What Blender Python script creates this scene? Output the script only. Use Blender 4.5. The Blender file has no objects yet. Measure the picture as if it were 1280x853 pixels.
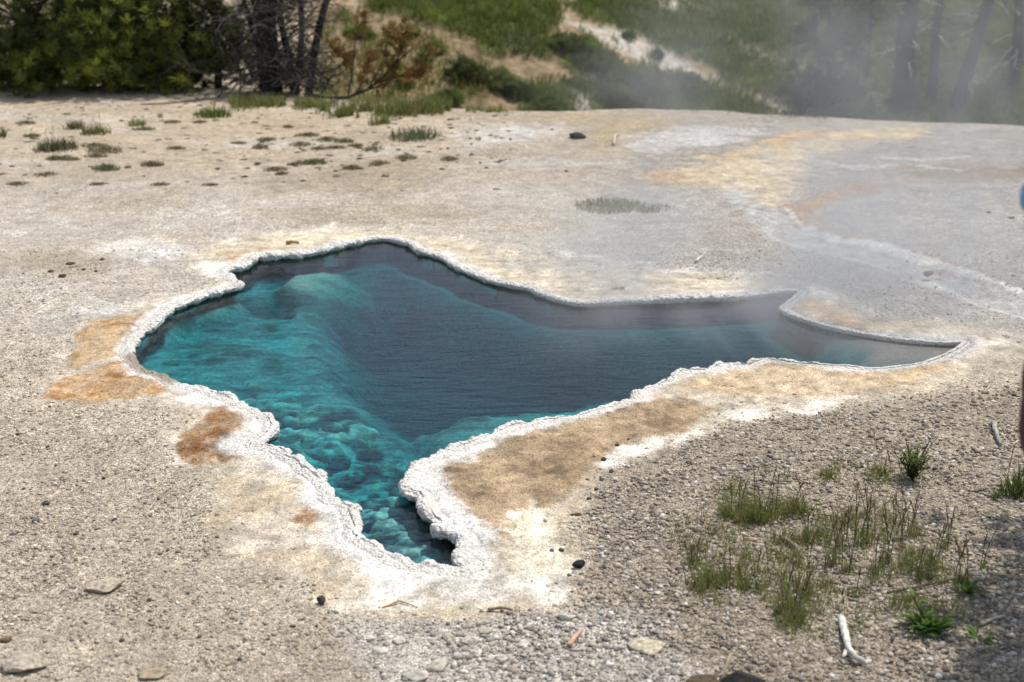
import bpy, math, random
import numpy as np
from mathutils import Vector, Matrix

random.seed(7)
RNG = np.random.default_rng(11)
S = bpy.context.scene
COL = S.collection
R = math.radians

# ------------------------------------------------------------------ camera
CAM_H = 2.0
PITCH = R(18.0)
F = 1280 * 50.0 / 36.0
cp, sp = math.cos(PITCH), math.sin(PITCH)

def project(P):
    """world points -> photo pixels (1280x853), used to look up where a patch of ground lies"""
    P = np.asarray(P, float)
    dz = P[..., 2] - CAM_H
    depth = P[..., 1] * cp - dz * sp
    up = P[..., 1] * sp + dz * cp
    depth = np.maximum(depth, 0.05)
    return 640 + F * P[..., 0] / depth, 426.5 - F * up / depth

def ray(px, py):
    u, v = (px - 640) / F, (426.5 - py) / F
    return np.array([u, cp + v * sp, -sp + v * cp])

def at(px, py, z=0.0):
    d = ray(px, py)
    t = (z - CAM_H) / d[2]
    return Vector((d[0] * t, d[1] * t, z))

def at_depth(px, py, dep):
    d = ray(px, py) * dep
    return Vector((d[0], d[1], d[2] + CAM_H))

# ------------------------------------------------------------------ numpy noise
def _h(ix, iy, iz, seed):
    h = (ix.astype(np.uint32) * np.uint32(374761393) + iy.astype(np.uint32) * np.uint32(668265263)
         + iz.astype(np.uint32) * np.uint32(2147483647) + np.uint32((seed * 974711 + 13) & 0xffffffff))
    h = (h ^ (h >> np.uint32(13))) * np.uint32(1274126177)
    h = (h ^ (h >> np.uint32(15))) * np.uint32(2246822519)
    return ((h ^ (h >> np.uint32(16))) & np.uint32(0xffffff)).astype(np.float64) / 16777215.0

def vnoise(P, seed=0):
    P = np.asarray(P, float)
    if P.shape[-1] == 2:
        P = np.concatenate([P, np.full(P.shape[:-1] + (1,), 0.37)], -1)
    i = np.floor(P).astype(np.int64)
    f = P - i
    f = f * f * (3 - 2 * f)
    r = 0
    for a in (0, 1):
        for b in (0, 1):
            for c in (0, 1):
                w = (f[..., 0] if a else 1 - f[..., 0]) * (f[..., 1] if b else 1 - f[..., 1]) * (f[..., 2] if c else 1 - f[..., 2])
                r = r + w * _h(i[..., 0] + a, i[..., 1] + b, i[..., 2] + c, seed)
    return r

def fbm(P, o=4, seed=0):
    P = np.asarray(P, float)
    r, a, t = 0, 1.0, 0
    for k in range(o):
        r = r + a * vnoise(P * (2.03 ** k) + 17.3 * k, seed + k)
        t += a
        a *= 0.5
    return r / t

def worley(P, seed=0):
    P = np.asarray(P, float)
    n = P.shape[-1]
    if n == 2:
        P = np.concatenate([P, np.zeros(P.shape[:-1] + (1,))], -1)
    i = np.floor(P).astype(np.int64)
    best = np.full(P.shape[:-1], 9.0)
    for a in (-1, 0, 1):
        for b in (-1, 0, 1):
            for c in ((-1, 0, 1) if n == 3 else (0,)):
                q = i + np.array([a, b, c])
                d = (q[..., 0] + _h(q[..., 0], q[..., 1], q[..., 2], seed) - P[..., 0]) ** 2
                d += (q[..., 1] + _h(q[..., 0], q[..., 1], q[..., 2], seed + 1) - P[..., 1]) ** 2
                if n == 3:
                    d += (q[..., 2] + _h(q[..., 0], q[..., 1], q[..., 2], seed + 2) - P[..., 2]) ** 2
                best = np.minimum(best, d)
    return np.sqrt(best)

def cells(P, seed=0):
    """2-D voronoi: per-cell random value and distance to the cell border"""
    i = np.floor(P).astype(np.int64)
    z = np.zeros(P.shape[:-1], np.int64)
    b1 = np.full(P.shape[:-1], 9.0); b2 = b1.copy(); val = np.zeros(P.shape[:-1])
    for a in (-1, 0, 1):
        for b in (-1, 0, 1):
            qx, qy = i[..., 0] + a, i[..., 1] + b
            d = np.sqrt((qx + _h(qx, qy, z, seed) - P[..., 0]) ** 2 + (qy + _h(qx, qy, z, seed + 1) - P[..., 1]) ** 2)
            v = _h(qx, qy, z, seed + 2)
            b2 = np.where(d < b1, b1, np.minimum(b2, d))
            val = np.where(d < b1, v, val)
            b1 = np.minimum(b1, d)
    return val, b2 - b1

def sstep(a, b, x):
    t = np.clip((x - a) / (b - a), 0, 1)
    return t * t * (3 - 2 * t)

def sd_poly(X, Y, poly):
    """signed distance to a polygon, positive inside"""
    best = np.full(X.shape, 1e18)
    ins = np.zeros(X.shape, bool)
    n = len(poly)
    for k in range(n):
        ax, ay = poly[k]
        bx, by = poly[(k + 1) % n]
        ex, ey = bx - ax, by - ay
        L = ex * ex + ey * ey + 1e-12
        t = np.clip(((X - ax) * ex + (Y - ay) * ey) / L, 0, 1)
        d = (X - ax - t * ex) ** 2 + (Y - ay - t * ey) ** 2
        best = np.minimum(best, d)
        if abs(ey) > 1e-12:
            c = ((ay > Y) != (by > Y)) & (X < (bx - ax) * (Y - ay) / ey + ax)
            ins ^= c
    s = np.sqrt(best)
    return np.where(ins, s, -s)

def srgb(r, g, b, k=0.86):
    f = lambda c: (c / 255 / 12.92 if c < 10 else ((c / 255 + 0.055) / 1.055) ** 2.4)
    return np.array([f(r) * k, f(g) * k, f(b) * k])

# ------------------------------------------------------------------ materials
def new_mat(name):
    m = bpy.data.materials.new(name)
    m.use_nodes = True
    nt = m.node_tree
    nt.nodes.clear()
    out = nt.nodes.new('ShaderNodeOutputMaterial')
    return m, nt, out

def nd(nt, t, **kw):
    n = nt.nodes.new(t)
    for k, v in kw.items():
        if k.startswith('i_'):
            n.inputs[k[2:].replace('_', ' ')].default_value = v
        else:
            setattr(n, k, v)
    return n

def mathn(nt, op, a, b=None, c=None, clamp=False):
    n = nt.nodes.new('ShaderNodeMath')
    n.operation = op
    n.use_clamp = clamp
    for i, v in enumerate((a, b, c)):
        if v is None:
            continue
        if isinstance(v, (int, float)):
            n.inputs[i].default_value = v
        else:
            nt.links.new(v, n.inputs[i])
    return n.outputs[0]

def maprange(nt, v, a, b, c, d, smooth=False):
    n = nt.nodes.new('ShaderNodeMapRange')
    n.interpolation_type = 'SMOOTHSTEP' if smooth else 'LINEAR'
    n.clamp = True
    nt.links.new(v, n.inputs['Value'])
    for k, x in zip(('From Min', 'From Max', 'To Min', 'To Max'), (a, b, c, d)):
        n.inputs[k].default_value = x
    return n.outputs['Result']

def attr_mat(name, rough=0.9, trans=0.0, bump=None, spec=0.2):
    """colour from the mesh's own Col attribute, with a fine noise on top"""
    m, nt, out = new_mat(name)
    a = nd(nt, 'ShaderNodeAttribute', attribute_name='Col')
    tc = nd(nt, 'ShaderNodeNewGeometry')
    nz = nd(nt, 'ShaderNodeTexNoise')
    nz.inputs['Scale'].default_value = bump[0] if bump else 40
    nz.inputs['Detail'].default_value = 5
    nt.links.new(tc.outputs['Position'], nz.inputs['Vector'])
    v = maprange(nt, nz.outputs['Fac'], 0.3, 0.7, 0.65, 1.3)
    mx = nd(nt, 'ShaderNodeMix', data_type='RGBA', blend_type='MULTIPLY')
    mx.inputs['Factor'].default_value = 1
    nt.links.new(a.outputs['Color'], mx.inputs['A'])
    cmb = nd(nt, 'ShaderNodeCombineColor')
    for k in range(3):
        nt.links.new(v, cmb.inputs[k])
    nt.links.new(cmb.outputs[0], mx.inputs['B'])
    p = nd(nt, 'ShaderNodeBsdfPrincipled')
    p.inputs['Roughness'].default_value = rough
    p.inputs['Specular IOR Level'].default_value = spec
    nt.links.new(mx.outputs['Result'], p.inputs['Base Color'])
    if bump:
        b = nd(nt, 'ShaderNodeBump')
        b.inputs['Strength'].default_value = 0.8
        b.inputs['Distance'].default_value = bump[1]
        nt.links.new(nz.outputs['Fac'], b.inputs['Height'])
        nt.links.new(b.outputs[0], p.inputs['Normal'])
    if trans > 0:
        t = nd(nt, 'ShaderNodeBsdfTranslucent')
        nt.links.new(mx.outputs['Result'], t.inputs['Color'])
        ms = nd(nt, 'ShaderNodeMixShader')
        ms.inputs[0].default_value = trans
        nt.links.new(p.outputs[0], ms.inputs[1])
        nt.links.new(t.outputs[0], ms.inputs[2])
        nt.links.new(ms.outputs[0], out.inputs['Surface'])
    else:
        nt.links.new(p.outputs[0], out.inputs['Surface'])
    return m

M_leaf = attr_mat('green_leaf', 0.6, 0.45, None, 0.3)
M_needle = attr_mat('pine_needle', 0.6, 0.3, None, 0.3)
M_bark = attr_mat('bark', 0.95, 0, (25, 0.02))
M_wood = attr_mat('weathered_wood', 0.85, 0, (60, 0.003))
M_rock = attr_mat('rock', 0.9, 0, (70, 0.006))
M_peb = attr_mat('pebble', 0.9, 0, None)
M_cloth = attr_mat('cloth', 0.9, 0, (80, 0.002))

def ground_material():
    m, nt, out = new_mat('sinter_gravel_ground')
    L = nt.links
    a = nd(nt, 'ShaderNodeAttribute', attribute_name='Col')
    g = nd(nt, 'ShaderNodeAttribute', attribute_name='Grav')
    geo = nd(nt, 'ShaderNodeNewGeometry')
    def vor(scale, feat='F1', sm=None):
        v = nd(nt, 'ShaderNodeTexVoronoi', feature=feat)
        v.inputs['Scale'].default_value = scale
        L.new(geo.outputs['Position'], v.inputs['Vector'])
        return v
    def noi(scale, det=4):
        v = nd(nt, 'ShaderNodeTexNoise')
        v.inputs['Scale'].default_value = scale
        v.inputs['Detail'].default_value = det
        L.new(geo.outputs['Position'], v.inputs['Vector'])
        return v
    v1, v2 = vor(105), vor(260)
    s1 = nd(nt, 'ShaderNodeSeparateColor'); L.new(v1.outputs['Color'], s1.inputs[0])
    s2 = nd(nt, 'ShaderNodeSeparateColor'); L.new(v2.outputs['Color'], s2.inputs[0])
    def ramp(sock, stops):
        r = nd(nt, 'ShaderNodeValToRGB')
        e = r.color_ramp.elements
        e[0].position, e[0].color = stops[0][0], (stops[0][1],) * 3 + (1,)
        e[1].position, e[1].color = stops[-1][0], (stops[-1][1],) * 3 + (1,)
        for p_, c_ in stops[1:-1]:
            x = e.new(p_); x.color = (c_,) * 3 + (1,)
        L.new(sock, r.inputs[0])
        return r.outputs[0]
    r1 = ramp(s1.outputs[0], [(0, 0.36), (0.14, 0.70), (0.3, 0.95), (0.75, 1.05), (0.92, 1.2), (1, 1.6)])
    r2 = ramp(s2.outputs[1], [(0, 0.50), (0.2, 0.78), (0.5, 1.0), (0.85, 1.18), (1, 1.45)])
    n0 = noi(9, 6); n1 = noi(45, 5); n2 = noi(2.2, 5)
    rn = maprange(nt, n0.outputs['Fac'], 0.3, 0.7, 0.84, 1.14)
    rn1 = maprange(nt, n1.outputs['Fac'], 0.3, 0.7, 0.80, 1.18)
    rn2 = maprange(nt, n2.outputs['Fac'], 0.35, 0.65, 0.92, 1.07)
    gr = mathn(nt, 'MULTIPLY', r1, r2)
    fac = mathn(nt, 'MULTIPLY_ADD', mathn(nt, 'SUBTRACT', gr, 1.0), g.outputs['Fac'], 1.0)
    fac = mathn(nt, 'MULTIPLY', fac, rn)
    fac = mathn(nt, 'MULTIPLY', fac, rn1)
    fac = mathn(nt, 'MULTIPLY', fac, rn2)
    n3 = noi(230, 4)
    fac = mathn(nt, 'MULTIPLY', fac, maprange(nt, n3.outputs['Fac'], 0.32, 0.68, 0.58, 1.40))
    n4 = noi(120, 3)
    fac = mathn(nt, 'MULTIPLY', fac, maprange(nt, n4.outputs['Fac'], 0.34, 0.44, 0.5, 1.0))
    cmb = nd(nt, 'ShaderNodeCombineColor')
    for k in range(3):
        L.new(fac, cmb.inputs[k])
    mx = nd(nt, 'ShaderNodeMix', data_type='RGBA', blend_type='MULTIPLY')
    mx.inputs['Factor'].default_value = 1
    L.new(a.outputs['Color'], mx.inputs['A']); L.new(cmb.outputs[0], mx.inputs['B'])
    p = nd(nt, 'ShaderNodeBsdfPrincipled')
    p.inputs['Roughness'].default_value = 0.95
    p.inputs['Specular IOR Level'].default_value = 0.15
    L.new(mx.outputs['Result'], p.inputs['Base Color'])
    hh = mathn(nt, 'ADD', mathn(nt, 'MULTIPLY', v1.outputs['Distance'], -0.9), mathn(nt, 'MULTIPLY', v2.outputs['Distance'], -0.45))
    hh = mathn(nt, 'MULTIPLY', hh, maprange(nt, g.outputs['Fac'], 0, 1, 0.25, 1))
    hh = mathn(nt, 'ADD', hh, mathn(nt, 'MULTIPLY', n1.outputs['Fac'], 1.2))
    b = nd(nt, 'ShaderNodeBump')
    b.inputs['Strength'].default_value = 1.0
    b.inputs['Distance'].default_value = 0.008
    L.new(hh, b.inputs['Height']); L.new(b.outputs[0], p.inputs['Normal'])
    L.new(p.outputs[0], out.inputs['Surface'])
    return m
M_ground = ground_material()

def hill_material():
    m, nt, out = new_mat('hillside_soil')
    L = nt.links
    a = nd(nt, 'ShaderNodeAttribute', attribute_name='Col')
    geo = nd(nt, 'ShaderNodeNewGeometry')
    n1 = nd(nt, 'ShaderNodeTexNoise'); n1.inputs['Scale'].default_value = 6; n1.inputs['Detail'].default_value = 8
    L.new(geo.outputs['Position'], n1.inputs['Vector'])
    f = maprange(nt, n1.outputs['Fac'], 0.3, 0.7, 0.6, 1.35)
    cmb = nd(nt, 'ShaderNodeCombineColor')
    for k in range(3):
        L.new(f, cmb.inputs[k])
    mx = nd(nt, 'ShaderNodeMix', data_type='RGBA', blend_type='MULTIPLY')
    mx.inputs['Factor'].default_value = 1
    L.new(a.outputs['Color'], mx.inputs['A']); L.new(cmb.outputs[0], mx.inputs['B'])
    p = nd(nt, 'ShaderNodeBsdfPrincipled'); p.inputs['Roughness'].default_value = 0.95
    p.inputs['Specular IOR Level'].default_value = 0.1
    L.new(mx.outputs['Result'], p.inputs['Base Color'])
    b = nd(nt, 'ShaderNodeBump'); b.inputs['Distance'].default_value = 0.12; b.inputs['Strength'].default_value = 0.8
    L.new(n1.outputs['Fac'], b.inputs['Height']); L.new(b.outputs[0], p.inputs['Normal'])
    L.new(p.outputs[0], out.inputs['Surface'])
    return m
M_hill = hill_material()

def rim_material():
    m, nt, out = new_mat('white_sinter_crust')
    L = nt.links
    a = nd(nt, 'ShaderNodeAttribute', attribute_name='Col')
    geo = nd(nt, 'ShaderNodeNewGeometry')
    n1 = nd(nt, 'ShaderNodeTexNoise'); n1.inputs['Scale'].default_value = 70; n1.inputs['Detail'].default_value = 6
    L.new(geo.outputs['Position'], n1.inputs['Vector'])
    v = nd(nt, 'ShaderNodeTexVoronoi'); v.inputs['Scale'].default_value = 95
    L.new(geo.outputs['Position'], v.inputs['Vector'])
    f = maprange(nt, n1.outputs['Fac'], 0.3, 0.6, 0.72, 1.04)
    cmb = nd(nt, 'ShaderNodeCombineColor')
    for k in range(3):
        L.new(f, cmb.inputs[k])
    mx = nd(nt, 'ShaderNodeMix', data_type='RGBA', blend_type='MULTIPLY')
    mx.inputs['Factor'].default_value = 1
    L.new(a.outputs['Color'], mx.inputs['A']); L.new(cmb.outputs[0], mx.inputs['B'])
    p = nd(nt, 'ShaderNodeBsdfPrincipled'); p.inputs['Roughness'].default_value = 0.9
    p.inputs['Specular IOR Level'].default_value = 0.2
    L.new(mx.outputs['Result'], p.inputs['Base Color'])
    h = mathn(nt, 'SUBTRACT', n1.outputs['Fac'], mathn(nt, 'MULTIPLY', v.outputs['Distance'], 0.8))
    b = nd(nt, 'ShaderNodeBump'); b.inputs['Distance'].default_value = 0.010; b.inputs['Strength'].default_value = 1
    L.new(h, b.inputs['Height']); L.new(b.outputs[0], p.inputs['Normal'])
    L.new(p.outputs[0], out.inputs['Surface'])
    return m
M_rim = rim_material()

def water_material():
    m, nt, out = new_mat('hot_spring_water')
    L = nt.links
    geo = nd(nt, 'ShaderNodeNewGeometry')
    mp = nd(nt, 'ShaderNodeMapping'); mp.inputs['Scale'].default_value = (4.5, 14, 6)
    mp.inputs['Rotation'].default_value = (0, 0, R(-8))
    L.new(geo.outputs['Position'], mp.inputs['Vector'])
    n1 = nd(nt, 'ShaderNodeTexNoise'); n1.inputs['Scale'].default_value = 1; n1.inputs['Detail'].default_value = 5
    n1.inputs['Distortion'].default_value = 0.9
    L.new(mp.outputs[0], n1.inputs['Vector'])
    n2 = nd(nt, 'ShaderNodeTexNoise'); n2.inputs['Scale'].default_value = 2.6; n2.inputs['Detail'].default_value = 4
    n2.inputs['Distortion'].default_value = 0.5
    L.new(mp.outputs[0], n2.inputs['Vector'])
    h = mathn(nt, 'ADD', n1.outputs['Fac'], mathn(nt, 'MULTIPLY', n2.outputs['Fac'], 0.35))
    b = nd(nt, 'ShaderNodeBump'); b.inputs['Distance'].default_value = 0.0045; b.inputs['Strength'].default_value = 1
    L.new(h, b.inputs['Height'])
    fr = nd(nt, 'ShaderNodeFresnel'); fr.inputs['IOR'].default_value = 1.333
    L.new(b.outputs[0], fr.inputs['Normal'])
    gl = nd(nt, 'ShaderNodeBsdfGlossy'); gl.inputs['Roughness'].default_value = 0.06
    L.new(b.outputs[0], gl.inputs['Normal'])
    tr = nd(nt, 'ShaderNodeBsdfTransparent')
    ms = nd(nt, 'ShaderNodeMixShader')
    L.new(fr.outputs[0], ms.inputs[0]); L.new(tr.outputs[0], ms.inputs[1]); L.new(gl.outputs[0], ms.inputs[2])
    L.new(ms.outputs[0], out.inputs['Surface'])
    ab = nd(nt, 'ShaderNodeVolumeAbsorption')
    ab.inputs['Color'].default_value = (0.0, 0.76, 0.81, 1)
    ab.inputs['Density'].default_value = 7.5
    L.new(ab.outputs[0], out.inputs['Volume'])
    return m
M_water = water_material()

# ------------------------------------------------------------------ mesh helpers
def link_mesh(name, V, Fq, mat, parent=None, cols=None, smooth=False, extra=None):
    """V (n,3); Fq: list of int arrays (each (k,3) or (k,4)) or one array"""
    me = bpy.data.meshes.new(name)
    V = np.asarray(V, np.float32)
    if isinstance(Fq, np.ndarray):
        Fq = [Fq]
    Fq = [f for f in Fq if len(f)]
    me.vertices.add(len(V))
    me.vertices.foreach_set('co', V.ravel())
    nl = sum(f.size for f in Fq)
    npoly = sum(len(f) for f in Fq)
    me.loops.add(nl)
    me.loops.foreach_set('vertex_index', np.concatenate([f.ravel() for f in Fq]).astype(np.int32))
    me.polygons.add(npoly)
    tot = np.concatenate([np.full(len(f), f.shape[1]) for f in Fq]).astype(np.int32)
    st = np.concatenate([[0], np.cumsum(tot)[:-1]]).astype(np.int32)
    me.polygons.foreach_set('loop_start', st)
    me.polygons.foreach_set('loop_total', tot)
    if smooth:
        me.polygons.foreach_set('use_smooth', np.ones(npoly, bool))
    me.update(calc_edges=True)
    if cols is not None:
        a = me.color_attributes.new('Col', 'FLOAT_COLOR', 'POINT')
        c = np.ones((len(V), 4), np.float32)
        c[:, :3] = cols
        a.data.foreach_set('color', c.ravel())
    if extra:
        for k, v in extra.items():
            a = me.attributes.new(k, 'FLOAT', 'POINT')
            a.data.foreach_set('value', np.asarray(v, np.float32))
    me.validate()
    me.materials.append(mat)
    o = bpy.data.objects.new(name, me)
    COL.objects.link(o)
    if parent:
        o.parent = parent
    return o

class MB:
    def __init__(s):
        s.V, s.C, s.F3, s.F4, s.n = [], [], [], [], 0
    def add(s, V, Fx, C):
        V = np.asarray(V, float)
        Fx = np.asarray(Fx, int)
        s.V.append(V)
        C = np.asarray(C, float)
        s.C.append(np.broadcast_to(C, V.shape).copy())
        (s.F3 if Fx.shape[1] == 3 else s.F4).append(Fx + s.n)
        s.n += len(V)
    def tube(s, pts, radii, col, k=7, cap=True):
        pts = np.asarray(pts, float)
        n = len(pts)
        T = np.gradient(pts, axis=0)
        T /= np.linalg.norm(T, axis=1, keepdims=True) + 1e-9
        up = np.array([0, 0, 1.0]) if abs(T[0, 2]) < 0.9 else np.array([1.0, 0, 0])
        V = []
        for i in range(n):
            a = np.cross(T[i], up); a /= np.linalg.norm(a) + 1e-9
            b = np.cross(T[i], a)
            th = np.arange(k) * 2 * np.pi / k
            V.append(pts[i] + radii[i] * (np.cos(th)[:, None] * a + np.sin(th)[:, None] * b))
        V = np.concatenate(V)
        Fq = []
        for i in range(n - 1):
            for j in range(k):
                Fq.append((i * k + j, i * k + (j + 1) % k, (i + 1) * k + (j + 1) % k, (i + 1) * k + j))
        c = np.asarray(col, float)
        if c.ndim == 2:
            c = np.repeat(c, k, 0)
        base = s.n
        s.add(V, Fq, c)
        if cap:
            for i, sgn in ((0, 1), (n - 1, -1)):
                ctr = pts[i]
                cc = c if c.ndim == 1 else c[i * k]
                idx = s.n
                s.V.append(ctr[None]); s.C.append(np.asarray(cc, float)[None]); s.n += 1
                f = [(idx, base + i * k + (j + 1) % k, base + i * k + j)[::sgn] for j in range(k)]
                s.F3.append(np.array(f))
    def blades(s, base, h, w, az, lean, cols, seg=3, tipw=0.15):
        """curved strips: base (n,3)"""
        n = len(base)
        h, w, az, lean = [np.broadcast_to(np.asarray(q, float), (n,)) for q in (h, w, az, lean)]
        dirx, diry = np.cos(az), np.sin(az)
        fa = RNG.uniform(0, 2 * np.pi, n)
        sx, sy = np.cos(fa), np.sin(fa)
        V = np.zeros((n, (seg + 1) * 2, 3))
        for i in range(seg + 1):
            t = i / seg
            off = lean * h * t ** 1.7
            z = h * t * np.sqrt(np.maximum(1 - (lean * t) ** 2 * 0.4, 0.1))
            ww = w * 0.5 * ((1 - t) * (1 - tipw) + tipw) * (0.7 if i == 0 else 1)
            cx = base[:, 0] + dirx * off; cy = base[:, 1] + diry * off; cz = base[:, 2] + z
            V[:, 2 * i] = np.stack([cx - sx * ww, cy - sy * ww, cz], 1)
            V[:, 2 * i + 1] = np.stack([cx + sx * ww, cy + sy * ww, cz], 1)
        q = np.array([(2 * i, 2 * i + 1, 2 * i + 3, 2 * i + 2) for i in range(seg)])
        Fq = (np.arange(n)[:, None, None] * (seg + 1) * 2 + q[None]).reshape(-1, 4)
        C = np.repeat(np.broadcast_to(cols, (n, 3)), (seg + 1) * 2, 0)
        s.add(V.reshape(-1, 3), Fq, C)
    def leaf(s, base, az, elev, L, w, col, bend=0.4, seg=5):
        d = np.array([math.cos(az), math.sin(az), 0]); side = np.array([-math.sin(az), math.cos(az), 0])
        V = []; p = np.array(base, float); e = elev
        for i in range(seg + 1):
            t = i / seg
            ww = w * 0.5 * (math.sin(math.pi * min(1, 0.12 + 0.86 * t)) ** 0.8)
            V += [p - side * ww + np.array([0, 0, ww * 0.35]), p.copy(), p + side * ww + np.array([0, 0, ww * 0.35])]
            p = p + (d * math.cos(e) + np.array([0, 0, math.sin(e)])) * L / seg
            e -= bend / seg * 1.6
        Fq = []
        for i in range(seg):
            Fq += [(3 * i, 3 * i + 1, 3 * i + 4, 3 * i + 3), (3 * i + 1, 3 * i + 2, 3 * i + 5, 3 * i + 4)]
        s.add(V, Fq, col)
    def needles(s, ctr, axis, m, L, w, cols, spread=0.9):
        """tufts of m thin triangles round each centre"""
        n = len(ctr)
        d = RNG.normal(size=(n, m, 3)); d /= np.linalg.norm(d, axis=2, keepdims=True)
        d = d * spread + axis[:, None, :]
        d /= np.linalg.norm(d, axis=2, keepdims=True) + 1e-9
        s_ = RNG.normal(size=(n, m, 3)); s_ = np.cross(d, s_); s_ /= np.linalg.norm(s_, axis=2, keepdims=True) + 1e-9
        Ln = np.broadcast_to(np.asarray(L, float), (n,))[:, None, None] * RNG.uniform(0.6, 1.1, (n, m, 1))
        c = ctr[:, None, :] + RNG.normal(size=(n, m, 3)) * 0.012
        V = np.stack([c - s_ * w / 2, c + s_ * w / 2, c + d * Ln + s_ * w * .3, c + d * Ln - s_ * w * .3], 2).reshape(-1, 3)
        Fq = np.arange(n * m * 4).reshape(-1, 4)
        C = np.repeat(np.broadcast_to(cols, (n, 3)), m * 4, 0)
        s.add(V, Fq, C)
    def build(s, name, mat, parent=None, smooth=False, at0=None):
        V = np.concatenate(s.V)
        if at0 is not None:
            V = V - np.array(at0)
        fs = []
        if s.F3: fs.append(np.concatenate(s.F3))
        if s.F4: fs.append(np.concatenate(s.F4))
        return link_mesh(name, V, fs, mat, parent, np.concatenate(s.C), smooth)

def tag(o, label=None, cat=None, group=None, kind=None):
    if label: o['label'] = label
    if cat: o['category'] = cat
    if group: o['group'] = group
    if kind: o['kind'] = kind
    return o

def empty(name, loc, label, cat, group=None):
    o = bpy.data.objects.new(name, None)
    o.empty_display_size = 0.1
    o.location = loc
    COL.objects.link(o)
    return tag(o, label, cat, group)

def ico(sub):
    import bmesh
    bm = bmesh.new()
    bmesh.ops.create_icosphere(bm, subdivisions=sub, radius=1)
    V = np.array([v.co[:] for v in bm.verts]); Fx = np.array([[v.index for v in f.verts] for f in bm.faces])
    bm.free()
    return V, Fx
ICO1, ICO2, ICO3, ICO4 = ico(1), ico(2), ico(3), ico(4)

# ------------------------------------------------------------------ pool outline
OUT = [(164,450,0),(167,438,0),(178,424,0),(192,414,0),(210,398,0),(218,392,0),(243,383,0),(268,374,0),(301,365,0),(291,356,0),(281,350,0),(288,344,0),
 (308,340,0),(319,331,0),(330,328,0),(375,325,0),(403,320,0),(426,313,0),(448,308,0),(467,304,0),(486,304,0),(512,311,0),(523,319,0),(548,326,0),(571,339,0),(610,356,0),
 (644,364,0),(661,367,0),(678,375,0),(711,384,0),(734,386,0),(751,385,0),(786,383,0),(851,381,0),(912,379,0),(952,375,0),(982,371,0),(1000,373,0),(987,385,0),(976,394,0),
 (1000,405,0),(1035,416,0),(1079,424,0),(1135,432,0),(1180,435.4,0),(1204,437.2,0),(1178,440.5,1),(1149,449,1),(1096,455,1),(1061,452,1),(1000,449,1),(956,445,1),(930,453,1),(904,452,1),
 (882,460,1),(851,463,1),(836,470,1),(838,475,1),(803,487,1),(788,499,1),(755,510,1),(720,519,1),(674,524,1),(634,533,1),(612,541,1),(584,552,1),(544,568,1),(525,576,1),(511,593,1),
 (506,607,1),(511,614,1),(521,617,1),(528,628,1),(536,641,1),(547,650,1),(544,658,1),(561,662,1),(578,673,1),(570,689,1),(573,700,1),(581,705,1),(559,707,1),(534,704,1),
 (503,699,1),(489,692,1),(469,679,1),(456,673,1),(446,664,1),(449,658,1),(441,638,1),(443,632,1),(414,618,1),(415,608,1),(397,591,1),(384,584,1),(372,573,1),(360,568,1),
 (358,561,1),(335,554,1),(317,553,1),(324,550,1),(339,538,1),(343,528,1),(335,516,1),(313,504,1),(298,497,1),(273,487,1),(251,478,1),(220,473,1),(203,463,1),(180,456,1)]
WZ = -0.021
ctrl = np.array([at(px, py, 0.02 if k else -0.03)[:2] for px, py, k in OUT])
def catmull(P, per):
    n = len(P); o = []
    for i in range(n):
        p0, p1, p2, p3 = P[i - 1], P[i], P[(i + 1) % n], P[(i + 2) % n]
        m1 = (p2 - p0) * 0.4; m2 = (p3 - p1) * 0.4
        k = max(2, int(np.linalg.norm(p2 - p1) / per))
        for j in range(k):
            t = j / k
            o.append((2*t**3 - 3*t*t + 1) * p1 + (t**3 - 2*t*t + t) * m1 + (-2*t**3 + 3*t*t) * p2 + (t**3 - t*t) * m2)
    return np.array(o)
line = catmull(ctrl, 0.02)
GX0, GX1, GY0, GY1, GS = line[:, 0].min() - 0.8, line[:, 0].max() + 0.8, line[:, 1].min() - 0.8, line[:, 1].max() + 0.8, 0.014
gx = np.arange(GX0, GX1, GS); gy = np.arange(GY0, GY1, GS)
GXX, GYY = np.meshgrid(gx, gy)
SDF = -sd_poly(GXX, GYY, [tuple(p) for p in line])      # positive outside the water
def sdf(x, y):
    fx = np.clip((x - GX0) / GS, 0, len(gx) - 1.001); fy = np.clip((y - GY0) / GS, 0, len(gy) - 1.001)
    i = fx.astype(int); j = fy.astype(int); u = fx - i; v = fy - j
    return (SDF[j, i] * (1 - u) * (1 - v) + SDF[j, i + 1] * u * (1 - v) + SDF[j + 1, i] * (1 - u) * v + SDF[j + 1, i + 1] * u * v)

# ------------------------------------------------------------------ terrain
CRX = np.array([-3000, -400, 0, 280, 400, 560, 640, 720, 800, 900, 1000, 1100, 1280, 1700, 4000])
CRY = np.array([112, 110, 108, 111, 122, 137, 141, 140, 137, 139, 147, 151, 158, 164, 164])
def crest_y(px):
    py = np.interp(px, CRX, CRY)
    u, v = 0, (426.5 - py) / F
    t = CAM_H / (sp - v * cp)
    return (cp + v * sp) * t

def undul(x, y):
    P = np.stack([x, y], -1)
    return 0.05 * (fbm(P * 0.55, 3, 5) - 0.5) + 0.022 * (fbm(P * 2.3, 3, 9) - 0.5)

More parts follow.
